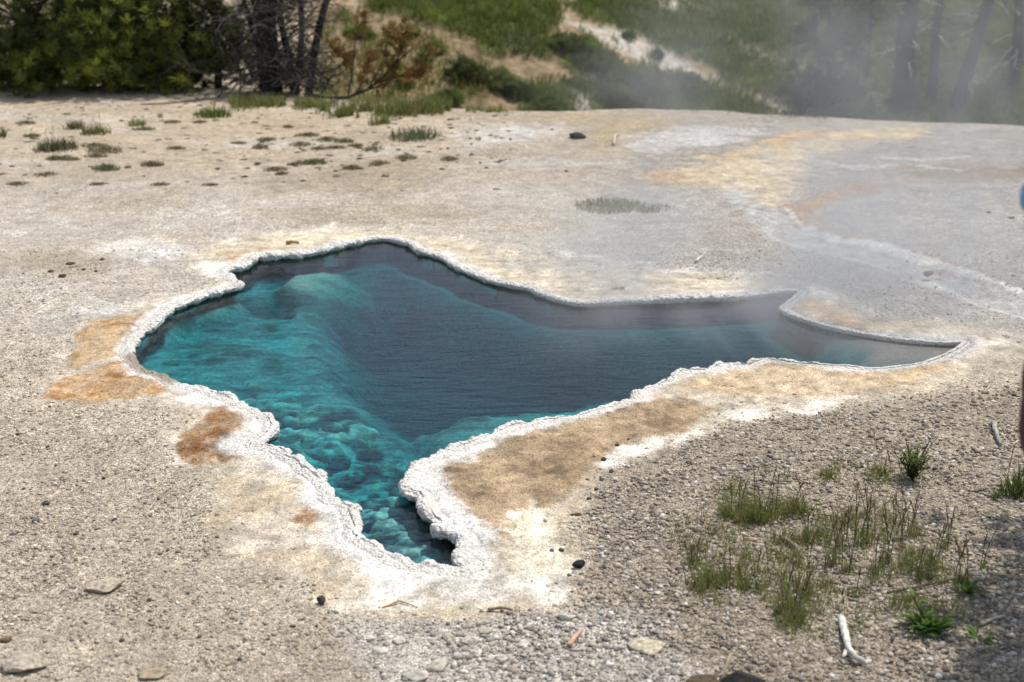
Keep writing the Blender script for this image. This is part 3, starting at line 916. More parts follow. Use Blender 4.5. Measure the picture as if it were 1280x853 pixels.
# ------------------------------------------------------------------ pool bed and water
DEEP = [(417,405),(434,432),(445,460),(468,490),(492,525),(512,534),(548,520),(600,503),(640,497),(706,487),(800,470),(860,452),(1000,436),(1060,430),(985,386),(900,392),(700,400),(560,345),(480,312),(446,328),(472,345),(462,368),(430,382)]
def bed_height(X, Y):
    P = np.stack([X, Y], -1)
    d = -sdf(X, Y)                                      # positive in the water
    px, py = project(np.stack([X, Y, np.full_like(X, -0.11)], -1))
    px2, py2 = project(np.stack([X, Y, np.full_like(X, WZ - 0.015)], -1))
    n1 = (fbm(P * 1.7, 4, 161) - 0.5) * 2
    n2 = (fbm(P * 5.5, 4, 171) - 0.5) * 2
    n3 = (fbm(P * 16, 4, 181) - 0.5) * 2
    wp = n1 + n2
    deep = soft(px, py, DEEP, 54, wp, 24)
    base = 0.21 + 0.09 * n1
    base = base + 0.12 * soft(px, py, [(380,560),(540,540),(560,600),(470,620),(390,600)], 20, wp, 12)
    front = soft(px, py, [(400,560),(560,560),(600,720),(440,720)], 16)
    front = np.maximum(front, 0.8 * soft(px, py, [(300,480),(480,530),(520,600),(330,590)], 30))
    blocks = np.clip(1 - worley(P * np.array([7, 9]), 191), 0, 1)
    wq = P + 0.012 * np.stack([n3, n2], -1)
    cv, ce = cells(wq * np.array([11, 15]), 193)
    cv2, ce2 = cells(wq * np.array([26, 34]) + 5, 197)
    base = base - front * (0.05 * (blocks - 0.35) + 0.06 * (cv - 0.5) + 0.02 * (cv2 - 0.5)) + 0.03 * n2 + 0.014 * n3 - 0.03 * (cv - 0.5) * sstep(0.0, 0.4, n1 + n2)
    mound = soft(px2, py2, [(345,352),(370,338),(420,330),(465,338),(468,352),(420,360),(380,368)], 10, wp, 10)
    mound = np.maximum(mound, soft(px2, py2, [(360,368),(400,358),(428,366),(415,378),(370,382)], 8, wp, 10))
    base = base - (base - 0.05) * 0.85 * mound
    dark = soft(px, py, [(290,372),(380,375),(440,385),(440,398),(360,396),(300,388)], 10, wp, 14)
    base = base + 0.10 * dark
    # shallow sill at the right, where the water leaves
    sill = soft(px2, py2, [(1010,398),(1030,425),(1075,440),(1060,462),(1100,466),(1280,445),(1280,425),(1100,418)], 26, wp, 8)
    base = base * (1 - sill) + 0.008 * sill
    deep = deep * (1 - sill)
    lip = soft(px2, py2, [(196,400),(215,385),(300,365),(310,372),(230,392),(205,410)], 8)
    base = base * (1 - 0.65 * lip) + 0.05 * lip
    dep = base * (1 - deep) + deep * (0.70 + 0.15 * n1 + 0.04 * n2)
    tip = soft(px, py, [(450,640),(550,640),(620,720),(560,730),(470,700)], 16)
    dep = dep * (1 - 0.30 * tip)
    dep = np.maximum(dep, 0.008)
    wall = sstep(-0.075, -0.015, d) * (1 - deep) + deep * np.maximum(sstep(-0.06, 0.50, d), 0.25 * sstep(-0.075, -0.015, d))
    dep = dep * 0.46
    z = WZ - dep * wall
    return z, deep, mound, dark, n1, n2, n3, front, sill, blocks, cv, cv2, ce

def make_bed():
    xs = np.arange(GX0 + 0.6, GX1 - 0.6, 0.0085); ys = np.arange(GY0 + 0.6, GY1 - 0.6, 0.0085)
    X, Y = np.meshgrid(xs, ys)
    Z, deep, mound, dark, n1, n2, n3, front, sill, blocks, cv, cv2, ce = bed_height(X, Y)
    d = sdf(X, Y)
    P = np.stack([X, Y], -1)
    C = np.zeros(X.shape + (3,)) + np.array([0.34, 0.37, 0.34])
    def mix(c, col, m):
        return c * (1 - m[..., None]) + np.asarray(col) * m[..., None]
    C = mix(C, np.array([0.52, 0.56, 0.52]), sstep(0.0, 0.5, n2 + 0.4 * n1))
    C = mix(C, np.array([0.10, 0.13, 0.14]), sstep(0.05, 0.5, -n2 - 0.5 * n3))
    st = (fbm(P * np.array([9, 26]), 4, 241) - 0.5) * 2
    C = C * (1 + 0.9 * st)[..., None]
    C = C * 0.76
    C = C * (1 + front * (1.5 * (cv2 - 0.5) + 0.9 * (cv - 0.5)) + (1 - front) * 0.45 * (cv2 - 0.5) * sstep(-0.1, 0.3, n1))[..., None]
    C = mix(C, np.array([0.015, 0.03, 0.07]), front * sstep(0.24, 0.16, cv) * 0.9)
    C = mix(C, np.array([0.015, 0.03, 0.06]), front * sstep(0.10, 0.03, ce) * 0.5)
    C = mix(C, np.array([0.55, 0.55, 0.36]), front * sstep(0.15, 0.5, n3 + 0.3 * st) * 0.8)
    C = mix(C, np.array([0.02, 0.035, 0.06]), front * sstep(0.46, 0.30, blocks) * 0.9)
    C = mix(C, np.array([0.04, 0.05, 0.06]), front * sstep(0.15, 0.5, -n3 + 0.5 * n1) * 0.7)
    C = mix(C, np.array([0.26, 0.25, 0.21]) * (1 + 0.8 * st)[..., None], mound * 0.85)
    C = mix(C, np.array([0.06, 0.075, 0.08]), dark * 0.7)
    C = mix(C, np.array([0.17, 0.265, 0.24]) * (1 + 0.5 * n2)[..., None], deep)
    C = mix(C, np.array([0.035, 0.05, 0.055]), sstep(-0.035, 0.0, d) * (1 - 0.9 * deep) * (1 - 0.75 * front))  # shade below the overhanging rim, painted into the bed's edge
    C = mix(C, np.array([0.075, 0.125, 0.115]), deep * sstep(-0.62, -0.04, d + 0.16 * n1 + 0.08 * n2))  # far slope coloured darker to stand in for an unlit wall
    C = mix(C, np.array([0.24, 0.20, 0.175]), sill)
    nr, nc = X.shape
    idx = np.arange(nr * nc).reshape(nr, nc)
    Fq = np.stack([idx[:-1, :-1], idx[:-1, 1:], idx[1:, 1:], idx[1:, :-1]], -1).reshape(-1, 4)
    keep = d.reshape(-1)[Fq].min(1) < 0.085
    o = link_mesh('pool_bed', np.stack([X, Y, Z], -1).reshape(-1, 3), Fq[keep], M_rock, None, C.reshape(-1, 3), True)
    tag(o, 'rocky bed of the spring under teal water', None, None, 'structure')
make_bed()

def make_water():
    L = catmull(ctrl, 0.03)
    g = 0.02
    nx = sdf(L[:, 0] + g, L[:, 1]) - sdf(L[:, 0] - g, L[:, 1]); ny = sdf(L[:, 0], L[:, 1] + g) - sdf(L[:, 0], L[:, 1] - g)
    l = np.hypot(nx, ny) + 1e-9
    E = L + np.stack([nx / l, ny / l], 1) * 0.03
    n = len(E)
    import bmesh
    bm = bmesh.new()
    top = [bm.verts.new((p[0], p[1], WZ)) for p in E]
    bot = [bm.verts.new((p[0], p[1], -3.0)) for p in E]
    bm.faces.new(top if True else None)
    bm.faces.new(list(reversed(bot)))
    for i in range(n):
        j = (i + 1) % n
        bm.faces.new((top[i], bot[i], bot[j], top[j]))
    bmesh.ops.triangulate(bm, faces=[f for f in bm.faces if len(f.verts) > 4])
    bmesh.ops.recalc_face_normals(bm, faces=bm.faces)
    me = bpy.data.meshes.new('water')
    bm.to_mesh(me); bm.free()
    me.materials.append(M_water)
    o = bpy.data.objects.new('water', me)
    COL.objects.link(o)
    tag(o, 'clear steaming teal water of the hot spring', None, None, 'structure')
make_water()

# ------------------------------------------------------------------ gravel and stones
PEB = np.array([srgb(96, 94, 92), srgb(126, 116, 104), srgb(170, 156, 136), srgb(188, 176, 158), srgb(208, 200, 188), srgb(236, 232, 226), srgb(150, 136, 114)])
def rand_rot(n):
    q = RNG.normal(size=(n, 4)); q /= np.linalg.norm(q, axis=1, keepdims=True)
    a, b, c, d = q.T
    return np.stack([np.stack([1-2*(c*c+d*d), 2*(b*c-a*d), 2*(b*d+a*c)], -1), np.stack([2*(b*c+a*d), 1-2*(b*b+d*d), 2*(c*d-a*b)], -1), np.stack([2*(b*d-a*c), 2*(c*d+a*b), 1-2*(b*b+c*c)], -1)], -2)

def scatter_pebbles():
    mb = MB()
    for (ya, yb, dens, rmin, rmax, base) in ((2.9, 4.3, 12500, .0019, .0100, ICO1), (4.3, 5.6, 6800, .0024, .0105, ICO1), (5.6, 7.8, 1500, .004, .011, ICO1)):
        area = (yb - ya) * 0.80 * (lat((ya + yb) / 2))
        n = int(dens * area)
        Y = RNG.uniform(ya, yb, n); X = RNG.uniform(-0.40, 0.40, n) * lat(Y)
        C, G = ground_colours(X, Y, np.zeros(n))
        px, py = project(np.stack([X, Y, np.zeros(n)], -1))
        coarse = np.clip(soft(px, py, [(745,590),(830,565),(920,530),(1100,505),(1300,480),(1700,470),(1700,900),(560,900),(560,790),(720,760),(725,690)], 20), 0, 1)
        clump = fbm(np.stack([X, Y], -1) * 4, 3, 201)
        keep = (RNG.uniform(0, 1, n) < G ** 1.3 * (0.45 + 0.55 * coarse) * (0.5 + clump)) | (RNG.uniform(0, 1, n) < 0.03)
        keep &= sdf(X, Y) > 0.16
        X, Y, C, coarse = X[keep], Y[keep], C[keep], coarse[keep]
        n = len(X)
        r = rmin + (rmax - rmin) * RNG.uniform(0, 1, n) ** 3.6 * (0.7 + 0.35 * coarse)
        Z = H(X, Y) + r * 0.15
        V0, F0 = base
        V = V0[None] * (1 + RNG.uniform(-0.42, 0.42, (n, len(V0), 1)))
        V = V * RNG.uniform(0.5, 1.45, (n, 1, 3))
        V = np.einsum('nij,nkj->nki', rand_rot(n), V)
        V[..., 2] *= 0.65
        V = V * r[:, None, None] + np.stack([X, Y, Z], -1)[:, None]
        pick = np.searchsorted(np.cumsum([0.19, 0.17, 0.17, 0.18, 0.15, 0.08, 0.06]), RNG.uniform(0, 0.999, n))
        col = PEB[np.clip(pick, 0, 6)] * 0.6 + C * 0.4
        col *= RNG.uniform(0.75, 1.15, (n, 1)) * (1 - 0.06 * coarse[:, None])
        Fq = (np.arange(n)[:, None, None] * len(V0) + F0[None]).reshape(-1, 3)
        mb.add(V.reshape(-1, 3), Fq, np.repeat(col, len(V0), 0))
    o = mb.build('gravel', M_peb)
    tag(o, 'loose grey and cream gravel strewn over the ground', 'gravel', None, 'stuff')
scatter_pebbles()

def stone(name, px, py, wpx, label, col, group=None, flat=0.5, asp=1.3, seed=0, cat='stone', ang=0.0, sub=ICO3, rough=0.35, sink=0.25, far=False, mat=None):
    p = surf(px, py)
    d = math.hypot(p.y, CAM_H - p.z)
    r = wpx / 2 * d / F
    V0, F0 = sub
    sc = np.array([r, r / asp, r * flat])
    n = 1 + rough * (fbm(V0 * 1.3 + seed * 7.1, 4, seed + 301) - 0.5) * 2 + rough * 0.5 * (fbm(V0 * 4 + seed, 3, seed + 302) - 0.5)
    V = V0 * n[:, None]
    # broken facets
    rr = np.random.default_rng(seed + 5)
    for k in range(18):
        a = rr.normal(size=3); a /= np.linalg.norm(a)
        h = rr.uniform(0.52, 0.88)
        t = V @ a
        V = V - np.maximum(t - h, 0)[:, None] * a * 0.97
    V = V * sc
    ca, sa = math.cos(ang), math.sin(ang)
    V = np.stack([V[:, 0] * ca - V[:, 1] * sa, V[:, 0] * sa + V[:, 1] * ca, V[:, 2]], 1)
    V[:, 2] += r * flat * (1 - 2 * sink) * 0.8
    C = np.asarray(col)[None] * (0.75 + 0.5 * fbm(V0 * 3 + seed, 4, seed + 303))[:, None]
    sp_ = sstep(0.6, 0.72, fbm(V0 * 9 + seed, 2, seed + 304))[:, None]
    C = C * (1 - 0.5 * sp_)
    o = link_mesh(name, V, F0, mat or M_rock, None, C)
    o.location = p
    return tag(o, label, cat, group)

GREY, DARK, WHITE, TAN, BROWN = srgb(180,168,150), srgb(66,64,62), srgb(226,220,212), srgb(190,172,142), srgb(112,92,68)
stone('flat_rock', 130, 737, 58, 'pale flat slab half sunk in gravel at the lower left', srgb(188,174,152), None, 0.26, 1.5, 1, 'rock', 0.25, ICO4, 0.3, 0.18)
stone('flat_rock', 24, 838, 66, 'speckled grey slab at the bottom left corner', srgb(180,168,150), None, 0.32, 1.2, 2, 'rock', -0.2, ICO4, 0.3)
stone('soil_clod', 192, 848, 46, 'brown crusted clod at the bottom edge near the corner slab', srgb(168,152,126), None, 0.22, 1.5, 3, 'clod', 0.3, ICO4)
stone('soil_clod', 8, 806, 26, 'small brown clod at the left edge above the corner slab', srgb(120,100,76), None, 0.35, 1.6, 33, 'clod', 0.3)
stone('stone', 724, 712, 21, 'black oval stone on the edge of gravel and pale crust', srgb(44,44,46), None, 0.62, 1.5, 4, 'stone', 0.6, ICO4, 0.15)
stone('stone', 402, 756, 13, 'dark pointed stone standing at the front edge of the crust', srgb(84,78,72), None, 1.2, 1.1, 5, 'stone')
stone('flat_rock', 808, 812, 54, 'cream flat rock with a broken edge in foreground gravel', srgb(208,194,168), None, 0.3, 1.25, 6, 'rock', -0.2, ICO4, 0.4)
stone('stone', 710, 778, 26, 'pale rounded stone lying above the pinkish stick', srgb(206,198,184), None, 0.45, 1.4, 7)
stone('boulder', 928, 866, 60, 'black pitted round rock at the bottom edge', srgb(52,50,48), None, 0.75, 1.1, 8, 'rock', 0.4, ICO4, 0.2)
stone('soil_clod', 880, 858, 46, 'dark brown lump in place of soil shadow, left of the black pitted rock', srgb(96,82,64), None, 0.3, 1.2, 9, 'rock', 0.1, ICO4, 0.4)  # low dark lump standing in for a shadow on the soil
stone('flat_rock', 938, 677, 22, 'tan flat stone under the front grass clump', srgb(196,170,128), None, 0.35, 1.8, 10, 'stone', -0.2)
stone('dung_lump', 722, 173, 29, 'black dung lump lying alone on the pale flat behind the pool', srgb(38,34,32), None, 0.42, 1.3, 11, 'rock', 0, ICO4, 0.45)  # a lump of dung, shaped with the stone builder
for k, (px, py, w_, g_) in enumerate([(478,815,24,2),(590,806,30,1),(548,838,40,1),(500,806,26,1),(605,790,26,0),(586,786,22,0),(462,800,20,2),(628,826,24,1),(520,848,40,1),(655,806,20,2),(690,842,24,1),(560,800,20,0),(642,843,26,0)]):
    stone('stone', px, py, w_, 'pale chalky stone among the bottom middle gravel', [GREY, srgb(200,190,174), srgb(216,208,194)][g_], 'pale stones in the bottom middle gravel', 0.42, 1.3, 20 + k, 'stone', k * 0.7, ICO3, 0.4, 0.42)
for k, (px, py, w_, c_) in enumerate([(727,569,8,0),(755,576,11,0),(742,574,7,0),(734,602,8,0),(736,627,9,0),(764,590,10,0),(702,692,9,0),(712,724,10,1),(726,730,10,1),(771,560,8,0),(700,588,7,0),(786,553,9,0),(718,600,6,0),(745,613,8,0),(752,604,9,0),(690,690,8,1),(715,648,7,0),(800,545,9,0)]):
    stone('stone', px, py, w_, 'small dark pebble on the rim of the brown crust', [srgb(86,80,74), srgb(128,128,128)][c_], 'dark pebbles along the brown crust', 0.6, 1.3, 40 + k, 'stone', k, ICO2)
stone('stone', 722, 648, 13, 'small brown flat stone on the tan crust', srgb(120,96,62), None, 0.4, 1.6, 60, 'stone', 0.2)
stone('stone', 709, 620, 12, 'white flat chip on the tan crust above brown stone', WHITE, None, 0.4, 1.4, 61, 'stone', 0.2)
stone('stone', 715, 662, 8, 'small white chip just below the brown flat stone', WHITE, None, 0.5, 1.3, 62)
stone('stone', 582, 703, 6, 'tiny dark pebble on the white rim at the front tip', srgb(70,60,54), None, 0.7, 1.1, 63)
for k, (px, py, w_) in enumerate([(16,671,10),(96,668,10),(58,634,15),(45,655,13),(143,651,10),(153,802,11),(90,804,9),(187,755,9),(30,612,8),(66,700,8),(118,690,7),(210,690,8),(235,745,8),(44,770,8),(250,800,9),(300,830,9),(22,545,7),(60,560,8),(175,620,7),(130,600,7),(335,800,8),(70,585,7)]):
    stone('stone', px, py, w_, 'small dark pebble scattered in the lower left gravel', srgb(92,86,80) if k % 3 else srgb(104,106,112), 'dark pebbles in the lower left gravel', 0.55, 1.35, 70 + k, 'stone', k, ICO2)
for k, (px, py, w_) in enumerate([(88,331,14),(78,346,16),(128,326,10),(104,338,8),(64,340,10),(120,341,8)]):
    stone('soil_clod', px, py, w_, 'dark crumbly clod on the grey gravel left of pool', srgb(92,78,60), 'dark clods left of the pool', 0.4, 1.5, 100 + k, 'clod', k)
for k, (px, py, w_) in enumerate([(1160,344,18),(1264,274,9),(1236,267,8)]):
    stone('stone', px, py, w_, ['dark slab on the bank of the pale run-off channel', 'small dark stone on the grey flat at the right edge', 'smaller dark stone left of the one at right edge'][k], srgb(110,104,98), None, 0.4, 1.6, 110 + k)
for k, (px, py) in enumerate([(638,175), (588,174), (708,215), (690,163), (600,204), (560,187)]):
    stone('stone', px, py, [6, 6, 7, 5, 5, 6][k], 'small dark stone on the pale flat behind the pool', srgb(80, 72, 64), 'dark stones on the back flat', 0.5, 1.3, 120 + k, 'stone', k, ICO2)

# ------------------------------------------------------------------ sticks
def stick(name, pix, rad, label, col, cat='stick', lift=0.006, fork=None, group=None):
    P = [surf(a, b) for a, b in pix]
    o0 = P[0].copy()
    pts = []
    for i in range(len(P) - 1):
        for t in np.linspace(0, 1, 7)[:-1]:
            q = P[i].lerp(P[i + 1], t)
            pts.append(q)
    pts.append(P[-1])
    pts = np.array([[q.x, q.y, q.z] for q in pts])
    pts[:, 2] += rad + lift * np.sin(np.linspace(0, np.pi, len(pts)))
    wv = (fbm(pts * 25, 3, 401)[:, None] - 0.5) * rad * 1.4
    pts = pts + wv * np.array([1, 1, 0.4])
    rr = rad * (1 - 0.45 * np.linspace(0, 1, len(pts))) * (0.8 + 0.5 * vnoise(pts * 60, 402))
    mb = MB()
    c = np.asarray(col)[None] * (0.7 + 0.6 * vnoise(pts * 50, 403))[:, None]
    mb.tube(pts, rr, c, 9)
    if fork:
        a = surf(*fork[0]); b = surf(*fork[1])
        q = np.array([[*(a.lerp(b, t))] for t in np.linspace(0, 1, 6)]); q[:, 2] += rad
        mb.tube(q, rad * np.linspace(0.9, 0.3, 6), np.asarray(col), 8)
    o = mb.build(name, M_wood, None, True, (o0.x, o0.y, o0.z))
    o.location = o0
    return tag(o, label, cat, group)
stick('driftwood', [(1050,779),(1057,803),(1059,824),(1070,834),(1084,838)], 0.011, 'bleached white forked stick lying in the right foreground gravel', srgb(214,208,198), 'stick', 0.01, ((1058,822),(1053,829)))
stick('stick', [(1241,533),(1244,546),(1250,560)], 0.010, 'short grey weathered stick near the right edge', srgb(168,164,154))
stick('stick', [(978,679),(991,690),(1004,702)], 0.008, 'small grey brown stick between the front grass clumps', srgb(140,126,106))
stick('twig', [(767,183),(769,176),(773,171)], 0.011, 'short pale twig right of the black lump', srgb(214,190,160), 'twig', 0.03)
stick('stick', [(711,815),(718,804),(727,795)], 0.009, 'flat pinkish stick in the bottom middle gravel', srgb(206,166,142))
stick('twig', [(869,331),(873,328),(877,323)], 0.008, 'tiny pale twig on grey gravel above the far rim', srgb(220,212,196), 'twig')
stick('dry_straw', [(902,856),(912,844),(926,834)], 0.004, 'pale curved dry stem leaning on the black pitted rock', srgb(196,180,146), 'stem', 0.05)
stick('straw', [(1013,647),(1024,646),(1036,647)], 0.003, 'thin tan straw lying beside the front grass', srgb(200,176,120), 'straw')
stick('twig', [(1224,786),(1240,780),(1256,774)], 0.006, 'pale twig lying in the shade at lower right', srgb(180,172,160), 'twig')
stick('twig', [(1108,745),(1150,738),(1210,722)], 0.003, 'long thin dark twig behind the leafy rosette', srgb(90,74,58), 'twig')
stick('twig', [(358,307),(366,307),(374,306)], 0.010, 'brown bark chip on the cream crust behind the pool', srgb(150,112,74), 'twig')
stick('straw', [(478,763),(500,760),(522,763)], 0.003, 'thin straw lying along the crust front edge', srgb(190,160,110), 'straw')
stick('twig', [(610,645 + 120),(626,765),(640,768)], 0.005, 'dark bark strip at the front edge of the crust', srgb(120,106,90), 'twig')

# ------------------------------------------------------------------ plants in front
G1, G2, G3, STR = np.array([0.115, 0.165, 0.034]), np.array([0.27, 0.29, 0.08]), np.array([0.08, 0.115, 0.030]), np.array([0.36, 0.29, 0.15])
def tuft(name, px, py, wpx, hpx, n, label, group=None, cat='grass', dry=0.15, lean=0.7, w=0.004, cA=G1, cB=G2, stalks=0, stalk_h=1.6):
    p = surf(px, py)
    d = math.hypot(p.y, CAM_H - p.z)
    s = d / F
    R_, Hh = wpx / 2 * s * 1.1, hpx * s * 0.8
    mb = MB()
    a = RNG.uniform(0, 6.283, n); r = R_ * 0.75 * RNG.uniform(0, 1, n) ** 0.6
    k = 1 + int(wpx / 14)
    cen = RNG.normal(size=(k * 2, 2)) * R_ * 0.4
    pick = RNG.integers(0, k * 2, n)
    b = np.stack([r * np.cos(a), r * np.sin(a) * 0.9], 1) * 0.6 + cen[pick] * 0.6
    even = RNG.uniform(0, 1, n) < (1.0 if wpx > 60 else 0.6 if wpx > 36 else 0.3)
    b[even] = (np.stack([r * np.cos(a), r * np.sin(a) * 0.9], 1) * 1.15)[even]
    z = H(p.x + b[:, 0], p.y + b[:, 1]) - p.z - 0.003
    h = Hh * RNG.uniform(0.2, 1.05, n) * np.exp(-(np.hypot(b[:, 0], b[:, 1]) / (R_ * 1.3)) ** 2)
    t = RNG.uniform(0, 1, (n, 1))
    c = cA * (1 - t) + cB * t
    dr = RNG.uniform(0, 1, n) < dry
    c[dr] = STR * RNG.uniform(0.5, 1.1, (dr.sum(), 1))
    az = np.arctan2(b[:, 1], b[:, 0]) + RNG.normal(size=n) * 0.9
    mb.blades(np.concatenate([b, z[:, None]], 1), h, w * RNG.uniform(0.6, 1.2, n), az, RNG.uniform(0.05, lean, n), c)
    for i in range(stalks):
        q = RNG.normal(size=2) * R_ * 0.35
        hh = Hh * stalk_h * RNG.uniform(0.75, 1.1)
        bend = RNG.normal(size=2) * 0.13 * hh
        tt = np.linspace(0, 1, 6)
        pts = np.stack([q[0] + bend[0] * tt ** 2, q[1] + bend[1] * tt ** 2, hh * tt], 1)
        mb.tube(pts, np.full(6, 0.0011), np.array([0.15, 0.135, 0.06]), 4, False)
        m = 14
        tb = RNG.uniform(0.55, 1.0, m)
        base = np.stack([q[0] + bend[0] * tb ** 2, q[1] + bend[1] * tb ** 2, hh * tb], 1)
        mb.blades(base, 0.014, 0.004, RNG.uniform(0, 6.28, m), 0.5, np.array([0.17, 0.125, 0.065]), 2)
    o = mb.build(name, M_leaf)
    o.location = p
    return tag(o, label, cat, group)

tuft('grass_clump', 921, 652, 48, 44, 260, 'bushy grass clump, left part of the row before the gravel bank', None, 'grass', 0.3, 0.95, stalks=3)
tuft('grass_clump', 955, 650, 56, 56, 330, 'tallest dense grass clump in the middle of the front row', None, 'grass', 0.3, 0.95, stalks=5)
tuft('grass_clump', 993, 642, 40, 40, 200, 'grass clump at the right end of the front row', None, 'grass', 0.3, 0.95, stalks=2)
tuft('grass_clump', 1034, 600, 24, 22, 110, 'small fine green clump alone behind the tall stalks', None, 'grass', 0.1, 0.6)
tuft('grass_clump', 1098, 596, 26, 26, 100, 'small grass clump left of the dark leafy bush', None, 'grass', 0.3, 0.95, stalks=2)
tuft('grass_clump', 890, 733, 58, 44, 280, 'low spreading green clump at the left front of the weeds', None, 'grass', 0.2, 0.6, stalks=3)
tuft('grass_clump', 868, 712, 36, 30, 110, 'thin pale grass clump at the left edge of the weeds', None, 'grass', 0.35, 0.6, stalks=3)
tuft('grass_clump', 926, 736, 34, 24, 110, 'short grass clump right of the low spreading clump', None, 'grass', 0.3, 0.7, stalks=2)
tuft('grass_clump', 978, 680, 40, 30, 130, 'low brownish grass clump beside the small stick', None, 'grass', 0.45, 0.7)
tuft('grass_clump', 1006, 676, 32, 34, 110, 'sparse grass clump just above the small stick', None, 'grass', 0.3, 0.4, stalks=3)
tuft('grass_clump', 993, 776, 46, 40, 230, 'green grass clump nearest the camera left of the white stick', None, 'grass', 0.3, 0.95, stalks=4, stalk_h=2.0)
tuft('grass_clump', 978, 768, 24, 40, 80, 'thin grass clump touching the nearest green clump', None, 'grass', 0.3, 0.4, stalks=3)
for k, (px, py, wp_, hp, nb, ns, sh) in enumerate([(1041,708,26,58,60,3,1.5),(1062,720,28,40,80,4,2.1),(1088,684,22,56,50,4,1.6),(1108,706,22,62,50,4,1.5),(1139,672,34,44,90,4,1.6),(1167,706,18,44,60,2,1.6),(1148,730,18,44,35,2,1.4),(1199,734,32,44,90,5,1.9),(1227,716,12,34,25,2,2.2),(1126,690,18,36,30,3,2.2),(1052,690,20,40,40,4,1.8),(1074,672,22,38,40,4,2.0),(1014,712,18,26,30,2,2.2),(1095,724,16,30,30,2,2.0),(1180,690,20,36,30,3,1.9),(1119,660,18,30,30,2,2.2),(1030,735,20,18,40,1,2.0),(1072,748,20,24,40,1,1.8),(1005,752,14,30,24,2,2.0),(952,716,18,18,30,2,2.4)]):
    tuft('grass_stalks', px, py, wp_, hp, nb, 'thin clump of upright green grass with brown seed stalks', 'thin seed stalk clumps in the right foreground', 'grass', 0.4, 0.55, 0.0032, stalks=ns, stalk_h=sh)

def short_grass():
    n = 5200
    px = RNG.uniform(835, 1260, n); py = RNG.uniform(585, 812, n)
    den = fbm(np.stack([px / 38, py / 20], 1), 4, 611)
    reg = soft(px, py, [(845,690),(900,610),(1000,585),(1150,570),(1250,690),(1230,760),(1010,800),(900,775),(850,740)], 40)
    k = RNG.uniform(0, 1, n) < reg * sstep(0.47, 0.66, den) * 0.9 + 0.02 * reg
    px, py = px[k], py[k]
    u, v = (px - 640) / F, (426.5 - py) / F
    t = CAM_H / (sp - v * cp)
    x, y = u * t, (cp + v * sp) * t
    m = len(x)
    q = 5
    b = np.repeat(np.stack([x, y, H(x, y)], 1), q, 0)
    b[:, :2] += RNG.normal(size=(m * q, 2)) * 0.010
    c = RNG.uniform(0, 1, (m * q, 1))
    col = G1 * (1 - c) + G2 * c
    dr = RNG.uniform(0, 1, m * q) < 0.35
    col[dr] = STR * RNG.uniform(.5, 1.1, (dr.sum(), 1))
    mb = MB()
    mb.blades(b, RNG.uniform(.012, .060, m * q), .0032, RNG.uniform(0, 6.28, m * q), RNG.uniform(.2, 1.0, m * q), col)
    tag(mb.build('short_grass', M_leaf), 'sparse short grass and straw between the front clumps', 'grass', None, 'stuff')
short_grass()
def leafy(name, px, py, n, L, wd, label, elev=(0.3, 1.3), cA=np.array([0.075, 0.15, 0.022]), cB=np.array([0.13, 0.22, 0.035]), spread=0.03, stem=None, cat='plant', bend=0.5):
    p = surf(px, py)
    root = empty(name, p, label, cat)
    mb = MB()
    for i in range(n):
        az = RNG.uniform(0, 6.283); e = RNG.uniform(*elev)
        q = RNG.normal(size=2) * spread
        t = RNG.uniform()
        mb.leaf((q[0], q[1], 0.002), az, e, L * RNG.uniform(0.6, 1.1), wd * RNG.uniform(0.7, 1.15), cA * (1 - t) + cB * t, bend * RNG.uniform(0.4, 1.3))
    mb.build('leaves', M_leaf, root)
    if stem:
        ms = MB()
        tt = np.linspace(0, 1, 7)
        pts = np.stack([stem[0] * tt + 0.004 * np.sin(tt * 5), stem[1] * tt, stem[2] * tt], 1)
        ms.tube(pts, np.linspace(0.003, 0.0016, 7), np.array([0.12, 0.07, 0.04]), 6)
        for j, tt_ in enumerate((0.35, 0.55, 0.75, 0.9, 1.0)):
            q = np.array([stem[0] * tt_, stem[1] * tt_, stem[2] * tt_])
            ms.leaf(q, (0.3 + 2.6 * j), 0.7, L * 0.55, wd * 0.9, cB, 0.6)
        ms.build('stem', M_leaf, root)
    return root
leafy('leafy_plant', 1160, 790, 70, 0.075, 0.013, 'bright green leafy rosette low in the right foreground', (0.35, 1.35), spread=0.022, stem=(-0.055, 0.0, 0.12))
leafy('leafy_plant', 1212, 745, 9, 0.065, 0.018, 'small seedling with two broad pointed leaves right of grass', (0.5, 1.2), spread=0.006)
leafy('leafy_plant', 1238, 802, 12, 0.05, 0.010, 'low weed with narrow leaves in the lower right shade', (0.2, 1.0), spread=0.02)
leafy('leafy_plant', 1060, 748, 10, 0.04, 0.010, 'tiny dark leafy weed below the tall stalks', (0.3, 1.2), spread=0.01, cA=G3, cB=G1)
leafy('leafy_plant', 1242, 622, 10, 0.045, 0.010, 'small leafy weed near the right edge beside bigger clump', (0.2, 1.2), spread=0.012, cA=G3, cB=G1)
leafy('leafy_plant', 1150, 752, 8, 0.035, 0.008, 'dark withered weed just above the bright rosette', (0.2, 0.9), spread=0.015, cA=np.array([.06,.05,.03]), cB=G3)
tuft('weed_clump', 1272, 620, 44, 54, 220, 'dark green weed clump cut by the right edge', None, 'weed', 0.15, 0.6, 0.007, G3, G1, 3)
